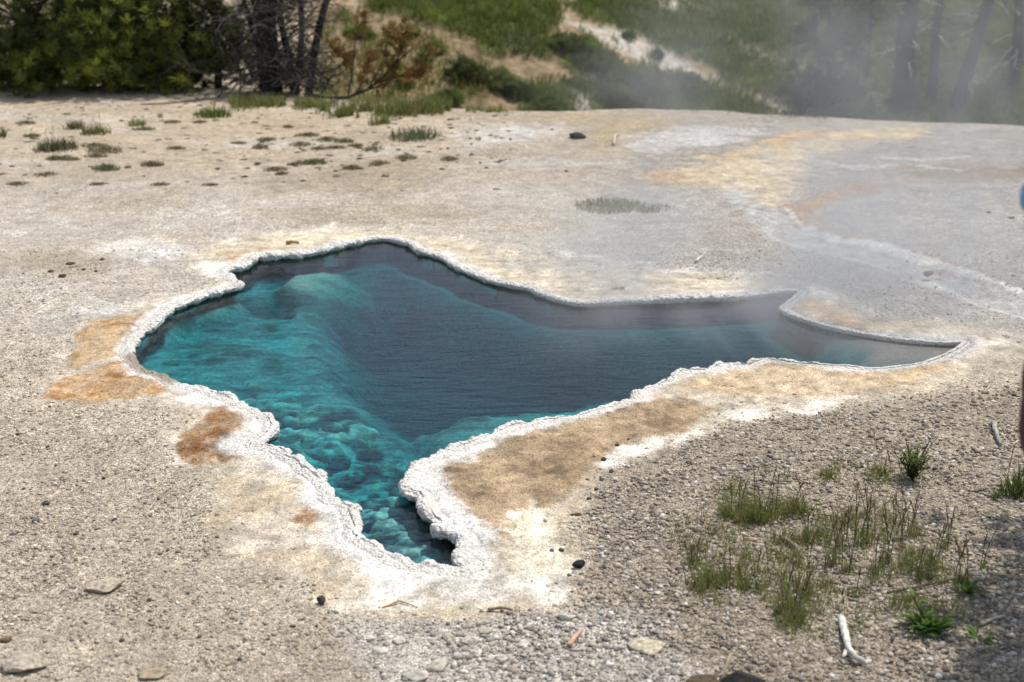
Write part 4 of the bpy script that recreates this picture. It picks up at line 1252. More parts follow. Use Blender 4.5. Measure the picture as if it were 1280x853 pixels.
def bush():
    p = surf(1140, 604)
    root = empty('leafy_bush', p, 'dark green bushy weed with tall bare twigs at right', 'plant')
    s = math.hypot(p.y, CAM_H) / F
    mb, ms = MB(), MB()
    for i in range(46):
        az = RNG.uniform(0, 6.283); out = RNG.uniform(0, 1) ** 0.7 * 24 * s; h = RNG.uniform(14, 42) * s
        tt = np.linspace(0, 1, 6)
        pts = np.stack([math.cos(az) * out * tt ** 1.3, math.sin(az) * out * tt ** 1.3, h * tt], 1)
        ms.tube(pts, np.linspace(0.0016, 0.0008, 6), np.array([0.07, 0.07, 0.03]), 4, False)
        for j in range(9):
            t = RNG.uniform(0.15, 1)
            q = np.array([math.cos(az) * out * t ** 1.3, math.sin(az) * out * t ** 1.3, h * t])
            c = RNG.uniform(0, 1)
            mb.leaf(q, RNG.uniform(0, 6.28), RNG.uniform(0.2, 1.3), 0.026, 0.006, G3 * (1 - c) + G1 * 1.1 * c, 0.3, 2)
    for dx, h in ((22, 66), (27, 60), (-12, 52), (-32, 44), (16, 50)):
        tt = np.linspace(0, 1, 6)
        pts = np.stack([dx * s * tt ** 1.4, 0 * tt, h * s * tt], 1)
        ms.tube(pts, np.linspace(0.0016, 0.0008, 6), np.array([0.09, 0.07, 0.04]), 4, False)
        m = 16; tb = RNG.uniform(0.5, 1, m)
        mb.blades(np.stack([dx * s * tb ** 1.4, 0 * tb, h * s * tb], 1), 0.012, 0.004, RNG.uniform(0, 6.28, m), 0.5, np.array([0.11, 0.08, 0.04]), 2)
    mb.build('leaves', M_leaf, root); ms.build('stems', M_leaf, root)
bush()

# ------------------------------------------------------------------ weeds on the back flat
DG, DB = np.array([0.055, 0.075, 0.026]), np.array([0.13, 0.11, 0.055])
tuft('weed_clump', 70, 187, 60, 22, 420, 'dark green scrubby clump on the beige flat at upper left', None, 'weed', 0.2, 0.7, 0.009, DG, np.array([.10,.11,.05]), 4)
tuft('weed_clump', 120, 168, 40, 20, 240, 'green tuft right of the dark scrubby clump', None, 'weed', 0.2, 0.7, 0.009, DG, G2, 2)
tuft('weed_clump', 94, 162, 34, 18, 180, 'grey green tuft just behind the dark scrubby clump', None, 'weed', 0.35, 0.7, 0.009, DG, np.array([.14,.14,.07]))
tuft('weed_clump', 170, 157, 28, 14, 130, 'small bright tuft below the left pines', None, 'weed', 0.15, 0.7, 0.009, G1, G2)
tuft('weed_clump', 266, 146, 52, 20, 300, 'long bright green weed clump in front of the pines', None, 'weed', 0.05, 0.5, 0.012, G1, np.array([.12,.19,.04]))
tuft('weed_clump', 475, 156, 30, 20, 200, 'upright green clump with a yellow bloom behind pool', None, 'weed', 0.2, 0.5, 0.009, G1, G2)
tuft('weed_clump', 519, 173, 70, 22, 380, 'wide grey green leafy clump on the flat behind the pool', None, 'weed', 0.15, 0.7, 0.011, np.array([.07,.10,.04]), np.array([.16,.19,.09]))
tuft('weed_clump', 465, 188, 36, 10, 160, 'low grey green patch left of the wide leafy clump', None, 'weed', 0.3, 0.9, 0.009, DG, np.array([.15,.17,.09]))
tuft('weed_clump', 762, 260, 92, 14, 1100, 'low olive weed mat alone on the flat behind the far rim', None, 'weed', 0.35, 1.0, 0.007, np.array([.13,.145,.028]), np.array([.30,.28,.07]))
tuft('weed_clump', 812, 262, 54, 11, 260, 'faint low weed strip right of the olive mat', None, 'weed', 0.3, 0.8, 0.007, np.array([.10,.125,.028]), np.array([.23,.235,.06]))
tuft('weed_clump', 598, 176, 12, 8, 50, 'tiny grey green tuft on the pale flat near the crest', None, 'weed', 0.2, 0.6, 0.009, DG, G2)
tuft('weed_clump', 2, 172, 14, 20, 90, 'green tuft cut by the left edge', None, 'weed', 0.2, 0.6, 0.009, DG, G2)
tuft('dry_tuft', 773, 363, 20, 9, 90, 'dry brown tuft on the cream crust behind the far rim', None, 'dry grass', 0.9, 0.9, 0.005, DB, STR)
tuft('weed_clump', 395, 203, 26, 8, 110, 'small green mat beside the dry mats behind the pool', None, 'weed', 0.2, 0.9, 0.009, G1, DB)
def mat_patch(px, py, wpx, hpx, label, group, green=0.2):
    p = surf(px, py)
    s = math.hypot(p.y, CAM_H) / F
    rx = wpx / 2 * s * 0.8; ry = rx * RNG.uniform(0.5, 1.1); h = hpx * s * 0.8
    V0, F0 = ICO3
    n = 0.2 + 1.5 * fbm(V0 * 2.6 + px, 4, int(px) % 97)
    V = V0 * n[:, None] * np.array([rx * .7, ry * .7, h * 0.2]); V[:, 2] -= 0.002
    t = fbm(V0 * 4 + px, 3, 12)[:, None]
    mb = MB(); mb.add(V, F0, np.array([.27, .215, .14]) * (0.5 + t))
    m = int(80 + wpx * 6)
    a = RNG.uniform(0, 6.28, m); r = RNG.uniform(0, 1.5, m) ** 0.7
    b = np.stack([rx * r * np.cos(a), ry * r * np.sin(a), h * 0.22 * np.maximum(1 - r * r, 0)], 1)
    c = np.where(RNG.uniform(0, 1, (m, 1)) < green + .15, np.array([[.13, .16, .05]]), np.array([[.30, .235, .14]])) * RNG.uniform(0.5, 1.25, (m, 1))
    mb.blades(b, h * RNG.uniform(0.3, 0.9, m), 0.007, RNG.uniform(0, 6.28, m), RNG.uniform(0.3, 1.0, m), c, 2)
    o = mb.build('weed_mat', M_leaf); o.location = p
    return tag(o, label, 'weed mat', group)
for px, py, w_, h_, g in [(345,213,30,6,.2),(366,207,14,5,.2),(388,205,40,8,.4),(440,212,26,8,.1),(474,206,24,7,.2),(508,199,26,7,.2),(562,200,22,6,.2),(352,218,16,5,.1),(420,186,28,6,.3),(375,182,26,6,.2),(333,176,24,6,.3),(325,186,20,8,.2),(445,184,20,6,.3),(385,170,30,6,.6),(410,176,26,7,.5),(430,178,24,8,.4),(398,187,20,5,.1),(300,180,18,4,.1),(360,160,14,5,.1)]:
    mat_patch(px, py, w_, h_, 'low brown weed mat on the beige flat behind the pool', 'brown weed mats behind the pool', g)
for px, py, w_, h_, g in [(40,171,22,6,.5),(130,190,42,10,.2),(160,210,8,4,.4),(132,213,34,10,.6),(190,208,28,10,.1),(118,183,30,6,.2),(58,220,30,5,.1),(22,231,26,5,.1),(180,163,28,6,.1),(215,154,22,5,.1),(250,154,18,5,.2),(220,187,24,5,.1),(124,231,24,4,.2),(200,232,24,4,.2),(70,200,26,8,.6),(90,200,20,5,.1),(120,197,30,5,.1),(33,155,24,6,.1),(262,232,20,4,.1)]:
    mat_patch(px, py, w_, h_, 'low dry weed mat on the beige flat at upper left', 'dry weed mats at upper left', g)

def speckles():
    """tiny dead leaf scraps littering the beige flat"""
    n = 1500
    px = RNG.uniform(-30, 640, n); py = RNG.uniform(125, 300, n) 
    k = RNG.uniform(0, 1, n) < sstep(300, 150, py) * fbm(np.stack([px / 60, py / 20], 1), 3, 7) * 1.7 - 0.25
    px, py = px[k], py[k]
    u, v = (px - 640) / F, (426.5 - py) / F
    t = CAM_H / (sp - v * cp)
    x, y = u * t, (cp + v * sp) * t
    m = len(x)
    V0, F0 = ICO1
    V = V0[None] * RNG.uniform(0.4, 1.3, (m, len(V0), 1)) * RNG.uniform(0.006, 0.028, (m, 1, 1)) * np.array([1.5, 1, 0.45])
    V = V + np.stack([x, y, H(x, y)], 1)[:, None]
    c = np.array([.17, .13, .085]) * RNG.uniform(0.35, 1.2, (m, 1))
    mb = MB(); mb.add(V.reshape(-1, 3), (np.arange(m)[:, None, None] * len(V0) + F0).reshape(-1, 3), np.repeat(c, len(V0), 0))
    tag(mb.build('leaf_litter', M_peb), 'fine dark litter scattered over the beige flat', 'litter', None, 'stuff')
speckles()

def crest_grass():
    mb = MB()
    segs = [((270,132),(340,131),900,16,12), ((330,130),(400,134),900,15,10), ((400,139),(460,143),900,20,12), ((455,140),(520,143),1100,22,14), ((515,139),(560,141),900,20,10), ((555,139),(640,141),400,9,5), ((860,140),(960,141),160,5,3), ((960,146),(1040,150),160,6,4), ((420,146),(452,148),500,14,6)]
    for (a, b, n, h, sp_) in segs:
        t = RNG.uniform(0, 1, n)
        px = a[0] + (b[0] - a[0]) * t + RNG.normal(size=n) * 4; py = a[1] + (b[1] - a[1]) * t + RNG.normal(size=n) * sp_ * 0.25
        cl = fbm(np.stack([px / 14, py / 6], 1), 3, 5)
        k = cl > 0.5
        px, py = px[k], py[k]
        u, v = (px - 640) / F, (426.5 - py) / F
        tt = CAM_H / (sp - v * cp)
        x, y = u * tt, (cp + v * sp) * tt
        m = len(x)
        c = RNG.uniform(0, 1, (m, 1))
        col = np.array([.10, .14, .03]) * (1 - c) + np.array([.26, .28, .08]) * c
        dr = RNG.uniform(0, 1, m) < 0.18
        col[dr] = np.array([.25, .20, .10])
        mb.blades(np.stack([x, y, H(x, y) - .01], 1), h * tt / F * RNG.uniform(.4, 1.1, m), 0.011, RNG.uniform(0, 6.28, m), RNG.uniform(.1, .8, m), col)
    tag(mb.build('crest_grass', M_leaf), 'fringe of green grass along the far crest', 'grass', None, 'stuff')
crest_grass()

# ------------------------------------------------------------------ trees
def pine(label, base, Hh, R_, nl, low, cA, cB, group=None, nper=9, L=0.09, m=32, name='pine_tree', trunk_r=0.045, bark=np.array([.06,.05,.04]), lean=(0, 0), zpow=1.0, drop=0.0):
    root = empty(name, base, label, 'tree', group)
    tr, cr = MB(), MB()
    tt = np.linspace(0, 1, 10)
    pts = np.stack([lean[0] * tt + 0.03 * np.sin(tt * 6), lean[1] * tt, -0.1 + (Hh + 0.1) * tt], 1)
    tr.tube(pts, trunk_r * (1 - 0.85 * tt), bark, 9)
    ctr, axs, cl = [], [], []
    for i in range(nl):
        f = low + (1 - low) * RNG.uniform(0, 1) ** zpow
        z = Hh * f
        az = RNG.uniform(0, 6.283)
        ln = R_ * (1 - f) ** 0.6 * RNG.uniform(0.55, 1.12) + 0.08
        el = RNG.uniform(-0.15, 0.45) + 0.4 * f - drop
        t6 = np.linspace(0, 1, 6)
        c0 = np.array([np.interp(f, tt, pts[:, 0]), np.interp(f, tt, pts[:, 1]), z])
        d = np.array([math.cos(az) * math.cos(el), math.sin(az) * math.cos(el), math.sin(el)])
        lp = c0 + d * ln * t6[:, None] + np.array([0, 0, 0.15 * ln]) * (t6 ** 2)[:, None]
        tr.tube(lp, (0.004 + 0.011 * ln) * (1 - 0.8 * t6), bark, 5, False)
        k = max(3, int(nper * ln / R_))
        for j in range(k):
            t = RNG.uniform(0.3, 1.03)
            q = c0 + d * ln * t + np.array([0, 0, 0.15 * ln * t * t]) + RNG.normal(size=3) * 0.075 * (0.4 + ln)
            ctr.append(q); ax = d * 0.6 + np.array([0, 0, 0.5]); axs.append(ax)
            cl.append(RNG.uniform())
    ctr = np.array(ctr); axs = np.array(axs)
    c = np.clip(fbm(ctr * 5 + base[0], 3, 501) * 2.4 - 0.85 + (np.array(cl) - 0.5) * 0.8, 0, 1)[:, None]
    cr.needles(ctr, axs, m, L, 0.0075, cA * (1 - c) + cB * c)
    tr.build('trunk', M_bark, root, True)
    cr.build('crown', M_needle, root)
    return root
PA, PB = np.array([.036, .056, .014]), np.array([.30, .33, .055])
def gb(px, py, dy=0.0):
    p = surf(px, py); y = p.y + dy; x = p.x * y / p.y
    return Vector((x, y, float(H(np.array(x), np.array(y)))))
pine('dark green pine cut by the left edge, its low stems showing', gb(42, 111, .35), 2.9, 1.05, 170, 0.03, PA, PB * 0.85, None, 13, zpow=1.9)
pine('yellowish green pine bushy to the ground, brightest of the left group', gb(152, 112, .1), 2.7, 0.70, 140, 0.01, PA * 1.2, PB * 1.25, None, 13, zpow=2.0)
pine('dark dense pine between the yellowish pine and the dead trunks', gb(222, 113, .3), 3.0, 0.72, 140, 0.01, PA * .9, PB * .75, None, 13, zpow=2.0)
pine('small dark pine behind the yellowish pine at upper left', gb(104, 111, 1.3), 3.2, 0.9, 110, 0.04, PA * .8, PB * .7, None, 12, zpow=1.4)
pine('thin ragged olive pine beside the dead trunks', gb(272, 114, .5), 2.4, 0.55, 90, 0.04, np.array([.04,.045,.014]), np.array([.11,.11,.03]), None, 8, zpow=1.3)

def dead_branches(mb, p0, n, zlo, zhi, ln, col, r0=0.01, twigs=4, droop=0.2):
    for i in range(n):
        z = RNG.uniform(zlo, zhi); az = RNG.uniform(0, 6.283); l = ln * RNG.uniform(.4, 1.1); el = RNG.uniform(-.5, .6) - droop
        tt = np.linspace(0, 1, 7)
        d = np.array([math.cos(az) * math.cos(el), math.sin(az) * math.cos(el), math.sin(el)])
        w = RNG.normal(size=3) * 0.18 * l
        pts = p0(z) + d * l * tt[:, None] + w * (tt ** 2)[:, None] + 0.05 * l * np.sin(tt * 7 + i)[:, None] * np.array([0, 0, 1])
        mb.tube(pts, r0 * (1 - .8 * tt), col, 5, False)
        for k in range(twigs):
            t = RNG.uniform(.3, .95); q = p0(z) + d * l * t + w * t * t
            e = d * .6 + RNG.normal(size=3) * .6; e /= np.linalg.norm(e)
            l2 = l * RNG.uniform(.2, .5); t4 = np.linspace(0, 1, 4)
            mb.tube(q + e * l2 * t4[:, None] + RNG.normal(size=3) * .1 * l2 * (t4 ** 2)[:, None], r0 * .4 * (1 - .7 * t4), col, 4, False)

def dead_pine():
    b = gb(352, 124, .35)
    root = empty('dead_pine', b, 'dead pine of several dark twisted trunks with bare grey twigs', 'tree')
    BK = np.array([.024, .020, .018])
    s = math.hypot(b.y, CAM_H) / F
    specs = [(-12, -16, 23, 2.7), (12, 6, 8, 2.3), (26, 58, 9, 2.4), (2, -3, 7, 2.2), (-4, -40, 6, 1.9), (18, 24, 7, 2.2)]
    for k, (dx, tx, wpx, hh) in enumerate(specs):
        mb = MB(); tt = np.linspace(0, 1, 14)
        pts = np.stack([(dx + (tx - dx) * np.minimum(tt * hh / 0.9, 1.6)) * s + 0.025 * np.sin(tt * 9 + k), (k % 3 - 1) * .12 + .05 * np.sin(tt * 7 + k), -.1 + hh * tt], 1)
        mb.tube(pts, wpx / 2 * s * (1.25 - .75 * tt), BK * (.8 + .5 * RNG.uniform()), 10)
        mb.build('trunk', M_bark, root, True)
    mb = MB()
    dead_branches(mb, lambda z: np.array([RNG.uniform(-.15, .2), 0, z]), 200, .02, 1.2, .55, np.array([.11, .095, .085]), .0085, 7, .15)
    dead_branches(mb, lambda z: np.array([-.08, 0, z]), 14, .25, 1.0, .8, np.array([.07, .055, .05]), .013, 4, -.1)
    for _k in range(90):
        ox = RNG.uniform(-.62, .6); oy = RNG.uniform(-.35, .1)
        dead_branches(mb, lambda z, ox=ox, oy=oy: np.array([ox, oy, z]), 1, .0, .35, .5, np.array([.06, .05, .045]) * RNG.uniform(.7, 2.0), .008, 6, -.35)
    t9 = np.linspace(0, 1, 9)
    mb.tube(np.stack([-.1 - .55 * t9, -.05 + 0 * t9, .42 + .12 * np.sin(t9 * 3.0)], 1), .018 * (1 - .7 * t9), BK, 6)
    mb.tube(np.stack([-.12 - .17 * np.sin(t9 * 2.2), -.1 + 0 * t9, .35 + .75 * t9], 1), .016 * (1 - .5 * t9), BK, 6)
    mb.build('bare_branches', M_bark, root)
    # low bough with rusty needles reaching right
    mb, ne = MB(), MB()
    BW = np.array([.055, .045, .035])
    main = np.array([(36, -4), (60, -9), (85, -8), (110, 2), (130, 18), (152, 40), (166, 52)])
    P3 = lambda q: np.array([q[0] * s, -.25, -q[1] * 0 * s + q[1] * s + 0.0])
    pts = np.array([P3(q) for q in main]); pts[:, 2] += .06
    tt = np.linspace(0, 1, len(pts))
    mb.tube(pts, .021 * (1 - .75 * tt), BW, 7)
    ctr = []
    branches = [((85, -8), (92, 22), (96, 48), (100, 72), (112, 92)), ((96, -3), (110, 24), (118, 44)), ((110, 2), (128, 34), (136, 66), (146, 80)), ((120, 10), (150, 18), (172, 34), (186, 58)), ((112, 2), (140, 10), (168, 14)), ((130, 18), (150, 44), (160, 62)), ((92, 22), (80, 42), (70, 56)), ((136, 66), (150, 60), (165, 66)), ((150, 18), (168, 20), (182, 26))]
    for q in branches:
        a = np.array(q, float); u = np.linspace(0, len(a) - 1, 10); dy = RNG.normal() * .12
        xs = np.interp(u, range(len(a)), a[:, 0]); zs = np.interp(u, range(len(a)), a[:, 1])
        w = np.stack([xs * s, -.25 + dy * np.linspace(0, 1, 10), zs * s + .06], 1)
        mb.tube(w, .009 * (1 - .7 * np.linspace(0, 1, 10)), BW, 5, False)
        for k in range(24):
            i = RNG.integers(2, 10); ctr.append(w[i] + RNG.normal(size=3) * .035)
    bough = mb.build('low_bough', M_bark, root, True)
    ctr = np.array(ctr); c = RNG.uniform(0, 1, (len(ctr), 1))
    ne.needles(ctr, np.tile([.3, 0, .5], (len(ctr), 1)), 16, .06, .012, np.array([.17, .085, .03]) * (1 - c) + np.array([.30, .21, .06]) * c)
    o = ne.build('rusty_needles', M_needle, bough)
dead_pine()

def snag(label, px, py, dy, wpx, hh, lean, crown_n, col, branch_n=26, whites=10, ln=.7):
    b = gb(px, py, dy)
    root = empty('snag_tree', b, label, 'tree')
    s = math.hypot(b.y, CAM_H) / F
    tt = np.linspace(0, 1, 14)
    cen = np.stack([lean * tt + .02 * np.sin(tt * 8), 0 * tt + .02 * np.sin(tt * 5), -.3 + (hh + .3) * tt], 1)
    mb = MB(); mb.tube(cen, wpx / 2 * s * (1.1 - .6 * tt), col, 10); mb.build('trunk', M_bark, root, True)
    p0 = lambda z: np.array([lean * z / hh, 0, z])
    mb = MB()
    dead_branches(mb, p0, branch_n * 2, .1, hh, ln, np.array([.07, .062, .055]), .011, 6, .1)
    dead_branches(mb, p0, whites, .5, hh, ln * .8, np.array([.55, .52, .48]), .013, 5, .35)
    mb.build('bare_branches', M_bark, root)
    if crown_n:
        ctr = np.array([p0(RNG.uniform(.35, 1) ** .8 * hh) + RNG.normal(size=3) * np.array([.42, .42, .2]) for _ in range(crown_n)])
        c = RNG.uniform(0, 1, (crown_n, 1))
        mb = MB(); mb.needles(ctr, np.tile([0, 0, .4], (crown_n, 1)), 10, .08, .007, PA * (1 - c) + PB * .7 * c)
        mb.build('crown', M_needle, root)
SB = np.array([.055, .05, .046])
snag('thickest dark straight trunk of the misty trees at upper right', 1124, 150, .25, 30, 3.0, .05, 200, SB, 30, 12)
snag('thin straight dark trunk right of the thickest misty trunk', 1160, 150, .6, 13, 2.8, .05, 110, SB, 22, 3)
snag('misty dead tree leaning right with bleached drooping branches', 1186, 150, .3, 18, 2.9, .75, 130, SB, 26, 16)
snag('misty tree with ragged dark branches near the right edge', 1262, 152, 1.2, 14, 3.0, -.05, 240, SB, 30, 8)
pine('young olive pine standing alone left of the misty trunks', gb(1030, 149, .9), 2.0, .42, 90, .04, np.array([.04,.045,.018]), np.array([.10,.095,.03]), None, 8, zpow=1.3)
pine('sparse dark pine behind the young olive pine in the mist', gb(1078, 149, 1.8), 3.0, .8, 90, .28, PA, PB * .7, None, 9)
pine('tall pine just outside the right edge, shading the lower right gravel', gb(1690, 690, 0), 3.0, .85, 190, .2, PA, PB, None, 9)

# ------------------------------------------------------------------ shrubs on the hillside
def shrub(px, py, wpx, hpx, label, cA, cB, n=260, group=None):
    p = surf(px, py)
    s = math.hypot(p.y, CAM_H - p.z) / F
    root = empty('hill_shrub', p, label, 'shrub', group)
    rx, hh = wpx / 2 * s * 1.1, hpx * s * 0.72
    th = RNG.uniform(0, 6.283, n); r = RNG.uniform(0, 1, n) ** .5; z = RNG.uniform(0, 1, n) ** 1.1
    w = np.sqrt(np.maximum(1 - z ** 2, .02))
    ctr = np.stack([rx * r * w * np.cos(th), rx * .7 * r * w * np.sin(th), hh * z], 1)
    ctr = ctr * (.35 + 1.3 * fbm(ctr * 6 + px, 3, 9))[:, None]; ctr[:, :2] *= 1.15
    mb = MB(); c = np.clip(fbm(ctr * 4 + px, 2, 19) * 1.6 - .3, 0, 1)[:, None]
    mb.needles(ctr, np.tile([0, 0, .7], (n, 1)), 10, .085, .014, cA * (1 - c) + cB * c)
    mb.build('foliage', M_leaf, root)
    ms = MB()
    for i in range(9):
        a = RNG.uniform(0, 6.28); t = np.linspace(0, 1, 4)[:, None]
        ms.tube(np.array([0, 0, -.05]) + np.array([math.cos(a) * rx * .6, math.sin(a) * rx * .4, hh * .75]) * t, [.012, .01, .008, .005], np.array([.07, .055, .04]), 4, False)
    ms.build('stems', M_bark, root)
SG, SL = np.array([.085, .11, .034]), np.array([.20, .235, .065])
shrub(584, 97, 48, 26, 'darkest round shrub on the bare pale bank', SG * .8, SG * 1.5)
shrub(629, 108, 46, 22, 'bright green shrub right of the darkest round shrub', SL * .8, SL * 1.4)
shrub(646, 122, 28, 20, 'dark shrub below the bright green shrub', SG, SL * .7)
shrub(686, 139, 44, 22, 'green shrub at the crest left of the white gully', SG * 1.2, SL)
shrub(545, 64, 20, 14, 'small bright shrub high on the pale bank', SL, SL * 1.3)
shrub(532, 74, 14, 10, 'smaller bright shrub left below the high bright one', SL, SL * 1.2)
shrub(450, 46, 26, 10, 'flat green shrub at the top of the pale bank', SL * .8, SL * 1.3)
shrub(512, 44, 16, 9, 'small round shrub right of the flat green shrub', SL * .8, SL * 1.3)
shrub(822, 73, 8, 7, 'small dark bush alone on the white trail', SG, SL * .6)
shrub(786, 48, 8, 5, 'tiny dark bush at the top of the white trail', SG, SL * .6)
shrub(770, 136, 60, 30, 'large dark shrub at the crest right of the white gully', SG * .9, SL * .8, 420)
shrub(700, 62, 60, 22, 'broad green shrub on the slope left of the white trail', SG * 1.1, SL * .9, 380)
shrub(735, 84, 66, 26, 'broad dark shrub above the small white gap', SG, SL * .7, 380)
shrub(800, 112, 66, 30, 'dark shrub mass below the white trail', SG, SL * .8, 420)
shrub(850, 118, 60, 26, 'hazy green shrub below the end of the trail', SG * 1.1, SL * .8, 380)
shrub(505, 108, 22, 10, 'low green shrub at the foot of the pale bank', SG * 1.2, SL)
shrub(560, 130, 40, 14, 'low olive shrub at the crest below the pale bank', SG * 1.4, SL)
shrub(908, 16, 22, 10, 'pale green bush at the hilltop right of the bare patch', SL, SL * 1.3)

# ------------------------------------------------------------------ visitor just outside the right edge
def skin_mesh(name, verts, edges, radii, mat, parent, col, root=0, sub=2):
    me = bpy.data.meshes.new(name)
    me.from_pydata([tuple(v) for v in verts], edges, [])
    o = bpy.data.objects.new(name, me); COL.objects.link(o)
    o.modifiers.new('skin', 'SKIN')
    for i, r in enumerate(radii):
        me.skin_vertices[0].data[i].radius = (r, r) if isinstance(r, (int, float)) else r
        me.skin_vertices[0].data[i].use_root = (i == root)
    m = o.modifiers.new('sub', 'SUBSURF'); m.levels = sub; m.render_levels = sub
    dg = bpy.context.evaluated_depsgraph_get()
    m2 = bpy.data.meshes.new_from_object(o.evaluated_get(dg))
    bpy.data.objects.remove(o)
    m2.name = name
    n = len(m2.vertices)
    a = m2.color_attributes.new('Col', 'FLOAT_COLOR', 'POINT')
    c = np.ones((n, 4), np.float32); c[:, :3] = col
    a.data.foreach_set('color', c.ravel())
    m2.polygons.foreach_set('use_smooth', np.ones(len(m2.polygons), bool))
    m2.materials.clear(); m2.materials.append(mat)
    o = bpy.data.objects.new(name, m2); COL.objects.link(o)
    o.parent = parent
    return o
def visitor():
    base = Vector((1.27, 2.47, 0.0)); base.z = float(H(np.array(base.x), np.array(base.y)))
    root = empty('person', base, 'person in light blue jacket just inside the right edge, elbow raised', 'person')
    # local frame: faces -x (towards the pool), left hand side is -y ; elbow pokes out at -x
    elbow = at_depth(1284, 242, 2.42) - base
    J = dict(pel=(0, 0, .93), bel=(0, 0, 1.08), che=(-.01, 0, 1.27), nek=(-.01, 0, 1.45), hea=(-.03, 0, 1.55), top=(-.03, 0, 1.70),
             shl=(-.01, -.17, 1.40), ell=(elbow.x, elbow.y, elbow.z), wrl=(-.22, -.02, 1.52), hal=(-.24, .02, 1.56),
             shr=(-.01, .17, 1.40), elr=(-.17, .24, 1.22), wrr=(-.24, .08, 1.42), har=(-.26, .05, 1.49),
             hil=(0, -.09, .90), knl=(-.02, -.10, .49), anl=(.02, -.11, .09), tol=(-.13, -.12, .035),
             hir=(0, .09, .90), knr=(-.02, .11, .49), anr=(.02, .12, .09), tor=(-.13, .14, .035))
    keys = list(J); ix = {k: i for i, k in enumerate(keys)}
    E = [('pel','bel'),('bel','che'),('che','nek'),('nek','hea'),('hea','top'),('che','shl'),('shl','ell'),('ell','wrl'),('wrl','hal'),('che','shr'),('shr','elr'),('elr','wrr'),('wrr','har'),
         ('pel','hil'),('hil','knl'),('knl','anl'),('anl','tol'),('pel','hir'),('hir','knr'),('knr','anr'),('anr','tor')]
    Rd = dict(pel=.11, bel=.10, che=.115, nek=.05, hea=.085, top=.07, shl=.055, ell=.036, wrl=.026, hal=.034, shr=.055, elr=.036, wrr=.026, har=.034, hil=.08, knl=.052, anl=.036, tol=.03, hir=.08, knr=.052, anr=.036, tor=.03)
    V = [J[k] for k in keys]; Ed = [(ix[a], ix[b]) for a, b in E]; Ra = [Rd[k] for k in keys]
    SKIN = np.array([.42, .27, .19])
    # fingers rooted in each hand
    for hnd, dirv in (('hal', Vector((-.1, .6, .5))), ('har', Vector((-.1, -.6, .5)))):
        c = Vector(J[hnd])
        for f in range(5):
            off = Vector((.018 * (f - 2), 0, 0)) if f else Vector((.03, 0, -.02))
            d = dirv.normalized() if f else Vector((.2, dirv.y * .5, .9)).normalized()
            l = [.05, .068, .075, .07, .055][f]
            i0 = len(V)
            V += [tuple(c + off * 1.2 + d * .02), tuple(c + off * 1.3 + d * (.02 + l * .55)), tuple(c + off * 1.3 + d * (.02 + l) + Vector((-.015, 0, -.008)))]
            Ra += [.010, .009, .007]
            Ed += [(ix[hnd], i0), (i0, i0 + 1), (i0 + 1, i0 + 2)]
    skin_mesh('body', V, Ed, Ra, M_cloth, root, SKIN)
    JK = ['bel', 'che', 'nek', 'shl', 'ell', 'wrl', 'shr', 'elr', 'wrr', 'pel']
    jx = {k: i for i, k in enumerate(JK)}
    jr = dict(bel=.135, che=.15, nek=.065, shl=.078, ell=.046, wrl=.04, shr=.078, elr=.056, wrr=.04, pel=.145)
    skin_mesh('jacket', [J[k] for k in JK], [(jx[a], jx[b]) for a, b in (('pel','bel'),('bel','che'),('che','nek'),('che','shl'),('shl','ell'),('ell','wrl'),('che','shr'),('shr','elr'),('elr','wrr'))], [jr[k] for k in JK], M_cloth, root, np.array([.16, .34, .56]), 1)
    TK = ['pel', 'hil', 'knl', 'anl', 'hir', 'knr', 'anr']
    tx = {k: i for i, k in enumerate(TK)}
    tr = dict(pel=.13, hil=.10, knl=.075, anl=.06, hir=.10, knr=.075, anr=.06)
    skin_mesh('trousers', [J[k] for k in TK], [(tx[a], tx[b]) for a, b in (('pel','hil'),('hil','knl'),('knl','anl'),('pel','hir'),('hir','knr'),('knr','anr'))], [tr[k] for k in TK], M_cloth, root, np.array([.06, .06, .07]))
    for sgn, a, t in ((-1, 'anl', 'tol'), (1, 'anr', 'tor')):
        A, T = Vector(J[a]), Vector(J[t])
        skin_mesh('shoe', [A + Vector((.03, 0, -.03)), A + Vector((-.02, 0, -.045)), T + Vector((0, 0, .012)), T + Vector((-.05, 0, .006))], [(0, 1), (1, 2), (2, 3)], [.045, .048, .044, .034], M_cloth, root, np.array([.10, .08, .06]))
    V0, F0 = ICO3
    hv = V0 * np.array([.115, .10, .12]) + np.array([-.005, 0, 1.655])
    k = (hv[:, 0] > -.085) & ((hv[:, 2] > 1.62) | (hv[:, 0] > .01))
    f = F0[k[F0].all(1)]
    link_mesh('hair', hv * 1.0, f, M_cloth, root, np.array([.05, .035, .025]) * (.7 + .6 * vnoise(hv * 120, 5))[:, None], True)
    # nose, eyes, mouth, ears on the face (-x side)
    fc = MB()
    for (q, sc, c) in (((-.125, 0, 1.625), (.018, .013, .022), SKIN), ((-.018, -.092, 1.63), (.02, .012, .032), SKIN), ((-.018, .092, 1.63), (.02, .012, .032), SKIN)):
        fc.add(V0 * np.array(sc) + np.array(q), F0, np.asarray(c))
    fc.build('nose_and_ears', M_cloth, root, True)
    for y in (-.034, .034):
        e = MB(); e.add(V0 * np.array([.008, .014, .007]) + np.array([-.113, y, 1.648]), F0, np.array([.06, .045, .04])); e.build('eye', M_cloth, root, True)
    e = MB(); e.add(V0 * np.array([.008, .024, .006]) + np.array([-.112, 0, 1.585]), F0, np.array([.35, .16, .13])); e.build('mouth', M_cloth, root, True)
    # phone held in both hands
    import bmesh
